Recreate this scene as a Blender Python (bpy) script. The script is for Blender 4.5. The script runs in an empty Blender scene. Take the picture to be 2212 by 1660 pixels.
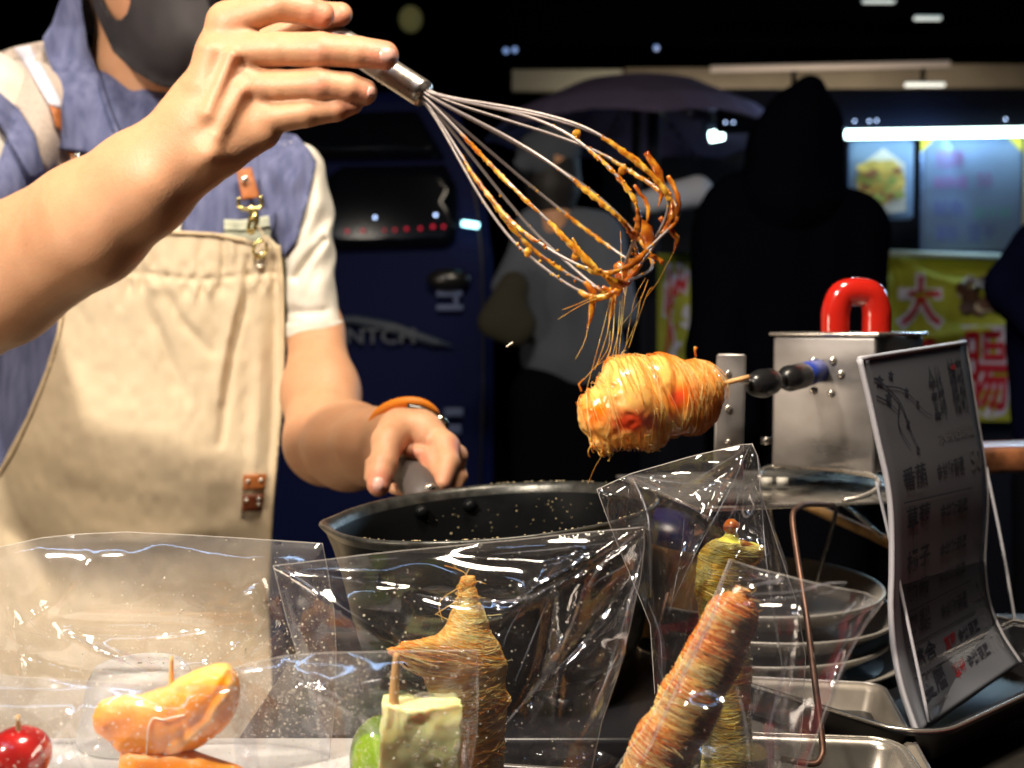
import bpy, bmesh, math, random
import numpy as np
from mathutils import Vector, Matrix
from mathutils.bvhtree import BVHTree
from mathutils.geometry import delaunay_2d_cdt
random.seed(7); RNG = np.random.RandomState(7)
SC = bpy.context.scene; COL = SC.collection

# ------------------------------------------------------------------ camera
F = 2372.0; CX, CY = 1106.0, 830.0                 # focal length and centre in picture units (2212 wide)
PITCH = math.radians(3.0)
CAM = np.array([0.0, 0.0, 1.25])
RT = np.array([1.0, 0, 0]); UP = np.array([0, math.sin(PITCH), math.cos(PITCH)])
FW = np.array([0, math.cos(PITCH), -math.sin(PITCH)])
cam_d = bpy.data.cameras.new('camera'); cam = bpy.data.objects.new('camera', cam_d); COL.objects.link(cam)
cam.location = CAM; cam.rotation_euler = (math.pi/2 - PITCH, 0, 0)
cam_d.sensor_width = 36; cam_d.lens = 36*F/2212.0; cam_d.clip_start = 0.02; cam_d.clip_end = 200
cam_d.dof.use_dof = True; cam_d.dof.focus_distance = 0.53; cam_d.dof.aperture_fstop = 9.5
cam_d.dof.aperture_blades = 0
SC.camera = cam
# ------------------------------------------------------------------ world
W = bpy.data.worlds.new('World'); SC.world = W; W.use_nodes = True
wn = W.node_tree.nodes; wl = W.node_tree.links
bg = wn['Background']; sky = wn.new('ShaderNodeTexSky'); sky.sky_type = 'NISHITA'; sky.sun_disc = False
sky.sun_elevation = math.radians(-7); sky.sun_rotation = math.radians(200)
wl.new(sky.outputs[0], bg.inputs[0]); bg.inputs[1].default_value = 0.10
# ------------------------------------------------------------------ helpers: space
def P(x, y, d):
    x = np.asarray(x, float); y = np.asarray(y, float); d = np.asarray(d, float)
    a = ((x - CX)/F*d)[..., None]*RT + (-(y - CY)/F*d)[..., None]*UP + d[..., None]*FW
    return a + CAM
def on_z(x, y, z):
    """the point of height z seen at x, y"""
    r = P(x, y, 1.0) - CAM; t = (z - CAM[2])/r[2]; return CAM + r*t
def PM(pts): return P(pts[:, 0], pts[:, 1], pts[:, 2])
# ------------------------------------------------------------------ lamps of the night market and two added fill lights
def lamp(name, kind, loc, target, energy, color, size=0.2, size_y=None, spot=None):
    d = bpy.data.lights.new(name, kind); d.energy = energy; d.color = color
    if kind == 'AREA':
        d.size = size
        if size_y: d.shape = 'RECTANGLE'; d.size_y = size_y
        else: d.shape = 'DISK'
    o = bpy.data.objects.new(name, d); COL.objects.link(o); o.location = loc
    v = Vector(target) - Vector(loc); o.rotation_euler = v.to_track_quat('-Z', 'Y').to_euler()
    return o
lamp('stall_lamp_light', 'AREA', (0.04, 0.42, 2.45), (-0.10, 0.72, 1.2), 26.0, (1.0, 0.85, 0.66), 0.34)
l2 = lamp('counter_lamp_light', 'AREA', (-0.80, -0.18, 2.25), (-0.05, 0.62, 1.10), 10.5, (1.0, 0.87, 0.71), 0.14); l2.data.spread = math.radians(95)
lamp('street_tube_light', 'AREA', tuple(P(2300, 286, 2.94)), (0.1, 0.5, 1.15), 11.0, (0.50, 0.75, 1.0), 1.2, 0.05)
lamp('side_fill_light', 'AREA', (-1.25, 0.10, 1.10), (-0.2, 0.9, 1.2), 7.0, (1.0, 0.82, 0.62), 0.45)  # added unseen fill, lifts the underside of the forearm
l3 = lamp('stall_tube_light', 'AREA', (-0.58, 0.12, 2.15), (-0.25, 0.55, 1.1), 1.5, (0.42, 0.64, 1.0), 1.0, 0.03)
lamp('canopy_fill_light', 'AREA', tuple(P(1800, 300, 4.1)), tuple(P(1750, 160, 4.7)), 5.0, (1.0, 0.86, 0.66), 1.4, 0.05)  # added unseen lamp that brightens the canopy panels
SC.view_settings.view_transform = 'Standard'; SC.view_settings.look = 'None'
SC.view_settings.exposure = 0.0; SC.view_settings.gamma = 1.0; SC.view_settings.use_curve_mapping = False
SC.render.engine = 'CYCLES'
cy = SC.cycles
cy.use_denoising = True; cy.max_bounces = 10; cy.transparent_max_bounces = 40; cy.transmission_bounces = 8
cy.glossy_bounces = 4; cy.diffuse_bounces = 6; cy.caustics_reflective = False; cy.caustics_refractive = False
cy.sample_clamp_indirect = 4.0; cy.sample_clamp_direct = 0.0; cy.use_adaptive_sampling = False

# ------------------------------------------------------------------ helpers: objects
WL = {}
def add_obj(name, data, wloc, parent=None):
    o = bpy.data.objects.new(name, data); COL.objects.link(o)
    if parent is not None:
        o.parent = parent; o.location = Vector(wloc) - Vector(WL[parent.name])
    else: o.location = wloc
    WL[o.name] = tuple(wloc); return o
def thing(name, label, cat, loc, group=None):
    o = add_obj(name, None, tuple(float(c) for c in loc)); o.empty_display_size = 0.02
    o['label'] = label; o['category'] = cat
    if group: o['group'] = group
    return o
def mk(name, V, Fc, mat, parent=None, smooth=True, attr=None, mats=None, mi=None):
    V = np.asarray(V, float)
    if parent is not None: w = np.array(WL[parent.name])
    else: w = np.array([(V[:, 0].min()+V[:, 0].max())/2, (V[:, 1].min()+V[:, 1].max())/2, V[:, 2].min()])
    me = bpy.data.meshes.new(name); L = V - w
    me.vertices.add(len(L)); me.vertices.foreach_set('co', L.ravel())
    if isinstance(Fc, np.ndarray):
        n, k = Fc.shape; me.loops.add(n*k); me.loops.foreach_set('vertex_index', Fc.ravel().astype(np.int32))
        me.polygons.add(n); me.polygons.foreach_set('loop_start', (np.arange(n)*k).astype(np.int32))
    else:
        ls = np.array([len(f) for f in Fc]); me.loops.add(int(ls.sum()))
        me.loops.foreach_set('vertex_index', np.concatenate([np.asarray(f) for f in Fc]).astype(np.int32))
        me.polygons.add(len(ls)); me.polygons.foreach_set('loop_start', np.concatenate([[0], np.cumsum(ls)[:-1]]).astype(np.int32))
    me.update(calc_edges=True); me.validate()
    for m in (mats or [mat]): me.materials.append(m)
    if mi is not None: me.polygons.foreach_set('material_index', mi.astype(np.int32))
    me.polygons.foreach_set('use_smooth', np.full(len(me.polygons), smooth))
    if attr is not None:
        for k, a in attr.items():
            at = me.attributes.new(k, 'FLOAT', 'POINT'); at.data.foreach_set('value', np.asarray(a, np.float32))
    return add_obj(name, me, tuple(w), parent)
def tag(o, label, cat, group=None, kind=None):
    if label: o['label'] = label
    if cat: o['category'] = cat
    if group: o['group'] = group
    if kind: o['kind'] = kind
    return o
def struct(o): o['kind'] = 'structure'; return o
def stuff(o): o['kind'] = 'stuff'; return o
def join(parts):
    V = []; Fs = []; n = 0
    for v, f in parts:
        v = np.asarray(v, float); V.append(v)
        Fs += [tuple(int(i)+n for i in q) for q in f]; n += len(v)
    return np.concatenate(V), Fs
def join3(parts):
    """like join for arrays of equal face size"""
    V = []; Fs = []; n = 0
    for v, f in parts:
        V.append(v); Fs.append(np.asarray(f)+n); n += len(v)
    return np.concatenate(V), np.concatenate(Fs)
# ------------------------------------------------------------------ helpers: shapes
def frames(p):
    n = len(p); t = np.gradient(p, axis=0); t /= np.linalg.norm(t, axis=1)[:, None]+1e-12
    a = np.array([0, 0, 1.0]) if abs(t[0, 2]) < .9 else np.array([1.0, 0, 0])
    u = np.cross(t[0], a); u /= np.linalg.norm(u); U = [u]
    for i in range(1, n):
        u = U[-1] - t[i]*np.dot(U[-1], t[i]); l = np.linalg.norm(u)
        u = u/l if l > 1e-9 else U[-1]; U.append(u)
    U = np.array(U); return t, U, np.cross(t, U)
def tube(p, r, seg=8, cap=True, closed=False, flat=1.0):
    p = np.asarray(p, float); n = len(p); r = np.broadcast_to(np.asarray(r, float), (n,))
    t, U, B = frames(p)
    if closed:
        t = np.roll(p, -1, 0) - np.roll(p, 1, 0); t /= np.linalg.norm(t, axis=1)[:, None]
        c = p.mean(0); U = p - c; U -= t*(U*t).sum(1)[:, None]; U /= np.linalg.norm(U, axis=1)[:, None]+1e-12; B = np.cross(t, U)
    a = np.arange(seg)*2*math.pi/seg
    V = p[:, None] + r[:, None, None]*(np.cos(a)[None, :, None]*U[:, None] + flat*np.sin(a)[None, :, None]*B[:, None])
    V = V.reshape(-1, 3); i = np.arange(n if closed else n-1)[:, None]*seg; j = np.arange(seg)[None]; j2 = (j+1) % seg
    i2 = (i+seg) % (n*seg)
    Q = np.stack([i+j, i+j2, i2+j2, i2+j], -1).reshape(-1, 4)
    if not cap or closed: return V, Q
    fs = [tuple(q) for q in Q]; fs.append(tuple(range(seg))[::-1]); fs.append(tuple(range((n-1)*seg, n*seg)))
    return V, fs
def spline(pts, n=24):
    p = np.asarray(pts, float); m = len(p)
    if m < 3:
        t = np.linspace(0, 1, n)[:, None]; return p[0]*(1-t)+p[-1]*t
    q = np.vstack([2*p[0]-p[1], p, 2*p[-1]-p[-2]]); out = []
    for s in np.linspace(0, m-1, n):
        i = min(int(s), m-2); t = s-i; a, b, c, d = q[i], q[i+1], q[i+2], q[i+3]
        out.append(0.5*((2*b)+(-a+c)*t+(2*a-5*b+4*c-d)*t*t+(-a+3*b-3*c+d)*t**3))
    return np.array(out)
def box(c, s, R=None, bev=0.0, seg=2):
    bm = bmesh.new(); bmesh.ops.create_cube(bm, size=1)
    bmesh.ops.scale(bm, vec=s, verts=bm.verts)
    if bev: bmesh.ops.bevel(bm, geom=bm.edges[:], offset=bev, segments=seg, profile=0.5, affect='EDGES')
    if R is not None: bmesh.ops.transform(bm, matrix=R.to_4x4(), verts=bm.verts)
    bm.verts.index_update(); V = np.array([v.co[:] for v in bm.verts]) + np.asarray(c, float)
    fs = [tuple(v.index for v in f.verts) for f in bm.faces]; bm.free(); return V, fs
def sphere(c, r, n=10, R=None):
    r = np.broadcast_to(np.asarray(r, float), (3,)); th = np.linspace(0, math.pi, n+1)[1:-1]; ph = np.arange(2*n)*math.pi/n
    V = [[0, 0, 1]]
    for a in th:
        for b in ph: V.append([math.sin(a)*math.cos(b), math.sin(a)*math.sin(b), math.cos(a)])
    V.append([0, 0, -1]); V = np.array(V)*r
    if R is not None: V = V @ np.array(R).T
    m = 2*n; fs = [(0, 1+j, 1+(j+1) % m) for j in range(m)]
    for i in range(n-2):
        for j in range(m): a = 1+i*m; fs.append((a+j, a+m+j, a+m+(j+1) % m, a+(j+1) % m))
    a = 1+(n-2)*m; fs += [(a+j, len(V)-1, a+(j+1) % m) for j in range(m)]
    return V+np.asarray(c, float), fs
def lathe(prof, seg=64, wob=None):
    V = []; 
    for r, z in prof:
        for j in range(seg):
            a = 2*math.pi*j/seg; k = wob(a, z) if wob else 1.0
            V.append([r*k*math.cos(a), r*k*math.sin(a), z])
    n = len(prof); Q = []
    for i in range(n-1):
        for j in range(seg): Q.append((i*seg+j, i*seg+(j+1) % seg, (i+1)*seg+(j+1) % seg, (i+1)*seg+j))
    return np.array(V), np.array(Q)
def xf(V, R=None, t=(0, 0, 0)):
    V = np.asarray(V)
    if R is not None: V = V @ np.array(R.to_3x3()).T
    return V + np.asarray(t, float)
def rot(ax, deg): return Matrix.Rotation(math.radians(deg), 3, ax)
# value noise on the fly
def _h(i, j, k, s): 
    x = np.sin(i*127.1+j*311.7+k*74.7+s*53.3)*43758.5453; return x-np.floor(x)
def noise(p, s=0):
    p = np.asarray(p, float); i = np.floor(p); f = p-i; f = f*f*(3-2*f); r = 0
    for a in (0, 1):
        for b in (0, 1):
            for c in (0, 1):
                w = (f[..., 0] if a else 1-f[..., 0])*(f[..., 1] if b else 1-f[..., 1])*(f[..., 2] if c else 1-f[..., 2])
                r = r + w*_h(i[..., 0]+a, i[..., 1]+b, i[..., 2]+c, s)
    return r*2-1
def noise2(x, y, s=0): return noise(np.stack([x, y, np.zeros_like(x)+s*7.3], -1), s)
# ------------------------------------------------------------------ helpers: smooth bodies from blended round cones
def organic(prims, vox, d0, pad=14):
    """prims: (x1,y1,d1,r1, x2,y2,d2,r2, k, fz, sign). Picture units; d in metres. Returns world verts and quads."""
    Z = lambda d: (d-d0)*F/d0
    Q = []
    for p in prims:
        x1, y1, d1, r1, x2, y2, d2, r2 = p[:8]; k = p[8] if len(p) > 8 else 10; fz = p[9] if len(p) > 9 else 1; sg = p[10] if len(p) > 10 else 1
        Q.append((np.array([x1, y1, Z(d1)]), r1, np.array([x2, y2, Z(d2)]), r2, k, fz, sg))
    lo = np.min([np.minimum(a - r1*np.array([1, 1, fz]), b - r2*np.array([1, 1, fz])) for a, r1, b, r2, k, fz, sg in Q if sg > 0], 0)-pad
    hi = np.max([np.maximum(a + r1*np.array([1, 1, fz]), b + r2*np.array([1, 1, fz])) for a, r1, b, r2, k, fz, sg in Q if sg > 0], 0)+pad
    n = np.ceil((hi-lo)/vox).astype(int)+1; vol = np.full(n, 60.0, np.float32)
    ax = [lo[i]+np.arange(n[i])*vox for i in range(3)]
    for a, r1, b, r2, k, fz, sg in Q:
        m = k+3*vox+4; R = max(r1, r2); ex = np.array([R, R, R*fz])+m
        l = np.minimum(a, b)-ex; h = np.maximum(a, b)+ex
        s = [slice(max(0, int((l[i]-lo[i])/vox)), max(0, min(n[i], int((h[i]-lo[i])/vox)+2))) for i in range(3)]
        X = ax[0][s[0]][:, None, None]-a[0]; Y = ax[1][s[1]][None, :, None]-a[1]; Zz = (ax[2][s[2]][None, None]-a[2])/fz
        ab = b-a; ab = np.array([ab[0], ab[1], ab[2]/fz]); L = (ab**2).sum()+1e-9
        t = np.clip((X*ab[0]+Y*ab[1]+Zz*ab[2])/L, 0, 1)
        d = np.sqrt((X-t*ab[0])**2+(Y-t*ab[1])**2+(Zz-t*ab[2])**2)-(r1+t*(r2-r1))
        v = vol[s[0], s[1], s[2]]
        if sg > 0:
            hh = np.clip(.5+.5*(v-d)/k, 0, 1); nv = v*(1-hh)+d*hh-k*hh*(1-hh)
        else:
            d = -d; hh = np.clip(.5-.5*(v-d)/k, 0, 1); nv = v*(1-hh)+d*hh+k*hh*(1-hh)
        vol[s[0], s[1], s[2]] = nv
    V, Qd = nets(vol); V = lo+V*vox
    return P(V[:, 0], V[:, 1], d0+V[:, 2]*d0/F), Qd, V
def nets(vol):
    s = vol < 0; nx, ny, nz = vol.shape
    cs = [(i, j, k) for i in (0, 1) for j in (0, 1) for k in (0, 1)]
    cnt = np.zeros((nx-1, ny-1, nz-1), np.int8)
    for i, j, k in cs: cnt += s[i:nx-1+i, j:ny-1+j, k:nz-1+k]
    act = (cnt > 0) & (cnt < 8); ci = np.argwhere(act); idx = np.full(act.shape, -1, np.int32); idx[act] = np.arange(len(ci))
    val = np.stack([vol[ci[:, 0]+i, ci[:, 1]+j, ci[:, 2]+k] for i, j, k in cs], 1)
    acc = np.zeros((len(ci), 3)); c = np.zeros(len(ci)); off = np.array(cs, float)
    for a in range(8):
        for b in range(a+1, 8):
            if abs(off[a]-off[b]).sum() != 1: continue
            va, vb = val[:, a], val[:, b]; x = (va < 0) != (vb < 0); t = np.where(x, va/np.where(x, va-vb, 1), 0)
            acc += np.where(x[:, None], off[a]+t[:, None]*(off[b]-off[a]), 0); c += x
    V = ci+acc/c[:, None]; fs = []
    for axs in range(3):
        o1, o2 = (axs+1) % 3, (axs+2) % 3
        sl0 = [slice(None)]*3; sl1 = [slice(None)]*3; sl0[axs] = slice(0, -1); sl1[axs] = slice(1, None)
        e = s[tuple(sl0)] != s[tuple(sl1)]; w = np.argwhere(e)
        w = w[(w[:, o1] > 0) & (w[:, o2] > 0) & (w[:, o1] < vol.shape[o1]-1) & (w[:, o2] < vol.shape[o2]-1)]
        def cell(a, b):
            q = w.copy(); q[:, o1] -= a; q[:, o2] -= b; return idx[q[:, 0], q[:, 1], q[:, 2]]
        q = np.stack([cell(1, 1), cell(0, 1), cell(0, 0), cell(1, 0)], 1)
        ins = s[w[:, 0], w[:, 1], w[:, 2]]; q[~ins] = q[~ins][:, ::-1]; fs.append(q)
    return V, np.concatenate(fs)
def bvh(V, Q): return BVHTree.FromPolygons([tuple(v) for v in V], [tuple(int(i) for i in q) for q in Q])
# ------------------------------------------------------------------ helpers: cloth and film panels
def inpoly(x, y, poly):
    poly = np.asarray(poly, float); r = np.zeros(len(x), bool); n = len(poly)
    for i in range(n):
        x1, y1 = poly[i]; x2, y2 = poly[(i+1) % n]
        if y1 == y2: continue
        c = ((y1 > y) != (y2 > y)) & (x < (x2-x1)*(y-y1)/(y2-y1)+x1); r ^= c
    return r
def resample(poly, st):
    poly = np.asarray(poly, float); out = []
    for i in range(len(poly)):
        a, b = poly[i], poly[(i+1) % len(poly)]; m = max(1, int(np.linalg.norm(b-a)/st))
        for j in range(m): out.append(a+(b-a)*j/m)
    return np.array(out)
def fill(outline, st, holes=()):
    B = resample(outline, st); loops = [B]+[resample(h, st) for h in holes]
    x0, y0 = B.min(0); x1, y1 = B.max(0)
    gx, gy = np.meshgrid(np.arange(x0, x1, st), np.arange(y0, y1, st*.87)); gx = gx+(np.arange(gx.shape[0])[:, None] % 2)*st/2
    g = np.stack([gx.ravel(), gy.ravel()], 1); g += RNG.uniform(-.12, .12, g.shape)*st
    k = inpoly(g[:, 0], g[:, 1], outline)
    for h in holes: k &= ~inpoly(g[:, 0], g[:, 1], h)
    g = g[k]
    allb = np.concatenate(loops)
    if len(g):
        keep = np.ones(len(g), bool)
        for i in range(0, len(allb), 400):
            keep &= (((g[:, None]-allb[None, i:i+400])**2).sum(-1).min(1) > (st*.5)**2)
        g = g[keep]
    pts = np.concatenate([allb, g]); ed = []; n = 0
    for l in loops:
        m = len(l); ed += [(n+i, n+(i+1) % m) for i in range(m)]; n += m
    v, e, f, ov, oe, of = delaunay_2d_cdt([Vector(p) for p in pts], ed, [], 0, 1e-6)
    v = np.array([p[:] for p in v]); f = np.array([t for t in f if len(t) == 3])
    c = v[f].mean(1); k = inpoly(c[:, 0], c[:, 1], outline)
    for h in holes: k &= ~inpoly(c[:, 0], c[:, 1], h)
    f = f[k]; a = v[f]
    area = (a[:, 1, 0]-a[:, 0, 0])*(a[:, 2, 1]-a[:, 0, 1])-(a[:, 1, 1]-a[:, 0, 1])*(a[:, 2, 0]-a[:, 0, 0])
    f[area > 0] = f[area > 0][:, ::-1]
    return v, f
def border(f):
    c = {}
    for t in f:
        for a, b in ((t[0], t[1]), (t[1], t[2]), (t[2], t[0])): c[(int(a), int(b))] = 1
    return [(a, b) for a, b in c if (b, a) not in c]
def panel(outline, dfun, thick=0.0, st=10, holes=()):
    """a sheet filling the outline at the depths dfun(x, y)"""
    v, f = fill(outline, st, holes); d = dfun(v[:, 0], v[:, 1]); V = P(v[:, 0], v[:, 1], d)
    if not thick: return V, f, v
    n = len(V); V2 = P(v[:, 0], v[:, 1], d+thick); e = border(f)
    side = np.array([[(b, a, a+n), (b, a+n, b+n)] for a, b in e]).reshape(-1, 3)
    return np.concatenate([V, V2]), np.concatenate([f, f[:, ::-1]+n, side]), np.concatenate([v, v])
def caster(tree, off, smooth=0, default=1.0):
    def fn(x, y):
        d = np.full(len(x), np.nan); o = Vector(CAM)
        for i in range(len(x)):
            r = P(x[i], y[i], 1.0)-CAM; l = np.linalg.norm(r); hit = tree.ray_cast(o, Vector(r/l))
            if hit[0] is not None: d[i] = hit[3]/l
        bad = np.isnan(d)
        if bad.all(): d[:] = default
        elif bad.any():
            g = np.where(~bad)[0]
            for i in np.where(bad)[0]:
                j = g[np.argmin((x[g]-x[i])**2+(y[g]-y[i])**2)]; d[i] = d[j]
        if smooth:
            dd = d.copy()
            for i in range(len(x)):
                w = np.exp(-((x-x[i])**2+(y-y[i])**2)/(2*smooth**2)); dd[i] = (w*d).sum()/w.sum()
            d = dd
        return d-off
    return fn
def seg_dist(x, y, pl):
    """distance to a polyline and the parameter along it"""
    best = np.full(len(x), 1e9); tt = np.zeros(len(x)); pl = np.asarray(pl, float); n = len(pl)-1
    for i in range(n):
        a, b = pl[i, :2], pl[i+1, :2]; ab = b-a; L = (ab**2).sum()+1e-9
        t = np.clip(((x-a[0])*ab[0]+(y-a[1])*ab[1])/L, 0, 1); d = np.hypot(x-a[0]-t*ab[0], y-a[1]-t*ab[1])
        k = d < best; best[k] = d[k]; tt[k] = (i+t[k])/n
    return best, tt
# ------------------------------------------------------------------ materials
def new_mat(name):
    m = bpy.data.materials.new(name); m.use_nodes = True; nt = m.node_tree
    return m, nt, nt.nodes, nt.links, nt.nodes['Principled BSDF']
def coords(N, L, scale=(1, 1, 1), rotz=0, kind='Object'):
    tc = N.new('ShaderNodeTexCoord'); mp = N.new('ShaderNodeMapping'); L.new(tc.outputs[kind], mp.inputs[0])
    mp.inputs['Scale'].default_value = scale; mp.inputs['Rotation'].default_value = (0, rotz, 0); return mp.outputs[0]
def c4(c): return (c[0], c[1], c[2], 1)
def mat(name, base, rough=.5, metal=0, var=0.0, vscale=30, vcol=None, bump=0.0, bscale=200, bdist=.001, stretch=(1, 1, 1),
        sss=0, coat=0, spec=.5, emit=None, es=0, alpha=None, trans=0, ior=1.45, rvar=0, sheen=0, wave=None, detail=4):
    m, nt, N, L, b = new_mat(name)
    b.inputs['Base Color'].default_value = c4(base); b.inputs['Roughness'].default_value = rough
    b.inputs['Metallic'].default_value = metal; b.inputs['Specular IOR Level'].default_value = spec
    b.inputs['IOR'].default_value = ior; b.inputs['Coat Weight'].default_value = coat; b.inputs['Transmission Weight'].default_value = trans
    b.inputs['Coat Roughness'].default_value = .08; b.inputs['Sheen Weight'].default_value = sheen
    if sss:
        b.inputs['Subsurface Weight'].default_value = sss; b.inputs['Subsurface Radius'].default_value = (1, .35, .2); b.inputs['Subsurface Scale'].default_value = .006
    if emit: b.inputs['Emission Color'].default_value = c4(emit); b.inputs['Emission Strength'].default_value = es
    if alpha is not None: b.inputs['Alpha'].default_value = alpha
    if var or rvar:
        n = N.new('ShaderNodeTexNoise'); n.inputs['Scale'].default_value = vscale; n.inputs['Detail'].default_value = detail
        L.new(coords(N, L, stretch), n.inputs['Vector'])
        r = N.new('ShaderNodeMapRange'); r.inputs[1].default_value = .3; r.inputs[2].default_value = .7; L.new(n.outputs[0], r.inputs[0])
        if var:
            mx = N.new('ShaderNodeMix'); mx.data_type = 'RGBA'; L.new(r.outputs[0], mx.inputs[0])
            a = vcol if vcol else tuple(c*(1-var) for c in base)
            mx.inputs[6].default_value = c4(a); mx.inputs[7].default_value = c4(base if vcol else tuple(min(1, c*(1+var)) for c in base))
            L.new(mx.outputs[2], b.inputs['Base Color'])
        if rvar:
            r2 = N.new('ShaderNodeMapRange'); L.new(r.outputs[0], r2.inputs[0]); r2.inputs[3].default_value = max(0, rough-rvar); r2.inputs[4].default_value = rough+rvar
            L.new(r2.outputs[0], b.inputs['Roughness'])
    if bump:
        n = N.new('ShaderNodeTexNoise'); n.inputs['Scale'].default_value = bscale; n.inputs['Detail'].default_value = 3
        L.new(coords(N, L, stretch), n.inputs['Vector']); src = n.outputs[0]
        if wave:
            w = N.new('ShaderNodeTexWave'); w.inputs['Scale'].default_value = wave; w.inputs['Distortion'].default_value = .6
            L.new(coords(N, L, (1, 1, 1), .8), w.inputs['Vector']); ad = N.new('ShaderNodeMath'); ad.operation = 'ADD'
            L.new(n.outputs[0], ad.inputs[0]); L.new(w.outputs[1], ad.inputs[1]); src = ad.outputs[0]
        bp = N.new('ShaderNodeBump'); bp.inputs['Strength'].default_value = bump; bp.inputs['Distance'].default_value = bdist
        L.new(src, bp.inputs['Height']); L.new(bp.outputs[0], b.inputs['Normal'])
    return m
def skin_mat():
    m, nt, N, L, b = new_mat('skin')
    n = N.new('ShaderNodeTexNoise'); n.inputs['Scale'].default_value = 70; n.inputs['Detail'].default_value = 6; L.new(coords(N, L), n.inputs['Vector'])
    mx = N.new('ShaderNodeMix'); mx.data_type = 'RGBA'; mx.inputs[6].default_value = (.50, .25, .135, 1); mx.inputs[7].default_value = (.60, .325, .185, 1); L.new(n.outputs[0], mx.inputs[0])
    at = N.new('ShaderNodeAttribute'); at.attribute_name = 'flush'
    m2 = N.new('ShaderNodeMix'); m2.data_type = 'RGBA'; L.new(at.outputs['Fac'], m2.inputs[0]); L.new(mx.outputs[2], m2.inputs[6]); m2.inputs[7].default_value = (.60, .19, .135, 1)
    v = N.new('ShaderNodeTexNoise'); v.inputs['Scale'].default_value = 330; v.inputs['Detail'].default_value = 2; L.new(coords(N, L), v.inputs['Vector'])
    r = N.new('ShaderNodeMapRange'); L.new(v.outputs[0], r.inputs[0]); r.inputs[1].default_value = .68; r.inputs[2].default_value = .75; r.inputs[3].default_value = 0; r.inputs[4].default_value = .18
    m3 = N.new('ShaderNodeMix'); m3.data_type = 'RGBA'; L.new(r.outputs[0], m3.inputs[0]); L.new(m2.outputs[2], m3.inputs[6]); m3.inputs[7].default_value = (.3, .12, .07, 1)
    L.new(m3.outputs[2], b.inputs['Base Color']); b.inputs['Roughness'].default_value = .48; b.inputs['Specular IOR Level'].default_value = .38
    b.inputs['Subsurface Weight'].default_value = .25; b.inputs['Subsurface Radius'].default_value = (1, .3, .15); b.inputs['Subsurface Scale'].default_value = .005
    w = N.new('ShaderNodeTexNoise'); w.inputs['Scale'].default_value = 650; w.inputs['Detail'].default_value = 3; L.new(coords(N, L, (1, 1, .6)), w.inputs['Vector'])
    w2 = N.new('ShaderNodeTexVoronoi'); w2.inputs['Scale'].default_value = 900; L.new(coords(N, L), w2.inputs['Vector'])
    ad = N.new('ShaderNodeMath'); ad.operation = 'MULTIPLY_ADD'; L.new(w2.outputs[0], ad.inputs[0]); ad.inputs[1].default_value = .4; L.new(w.outputs[0], ad.inputs[2])
    bp = N.new('ShaderNodeBump'); bp.inputs['Strength'].default_value = .38; bp.inputs['Distance'].default_value = .0006; L.new(ad.outputs[0], bp.inputs['Height']); L.new(bp.outputs[0], b.inputs['Normal'])
    return m
def denim(name, a, c2, wsc=1500):
    m, nt, N, L, b = new_mat(name)
    w = N.new('ShaderNodeTexWave'); w.inputs['Scale'].default_value = wsc/6.28; w.inputs['Distortion'].default_value = 1.0; w.inputs['Detail'].default_value = 2
    L.new(coords(N, L, (1, 1, 1), .75), w.inputs['Vector'])
    n = N.new('ShaderNodeTexNoise'); n.inputs['Scale'].default_value = 60; n.inputs['Detail'].default_value = 6; L.new(coords(N, L, (1.8, 1.8, .35)), n.inputs['Vector'])
    ad = N.new('ShaderNodeMath'); ad.operation = 'MULTIPLY_ADD'; L.new(w.outputs[1], ad.inputs[0]); ad.inputs[1].default_value = .28; L.new(n.outputs[0], ad.inputs[2])
    r = N.new('ShaderNodeMapRange'); r.inputs[1].default_value = .35; r.inputs[2].default_value = 1.0; L.new(ad.outputs[0], r.inputs[0])
    mx = N.new('ShaderNodeMix'); mx.data_type = 'RGBA'; L.new(r.outputs[0], mx.inputs[0]); mx.inputs[6].default_value = c4(a); mx.inputs[7].default_value = c4(c2)
    L.new(mx.outputs[2], b.inputs['Base Color']); b.inputs['Roughness'].default_value = .9; b.inputs['Specular IOR Level'].default_value = .15
    bp = N.new('ShaderNodeBump'); bp.inputs['Strength'].default_value = .5; bp.inputs['Distance'].default_value = .0008; L.new(ad.outputs[0], bp.inputs['Height']); L.new(bp.outputs[0], b.inputs['Normal'])
    return m
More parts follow.
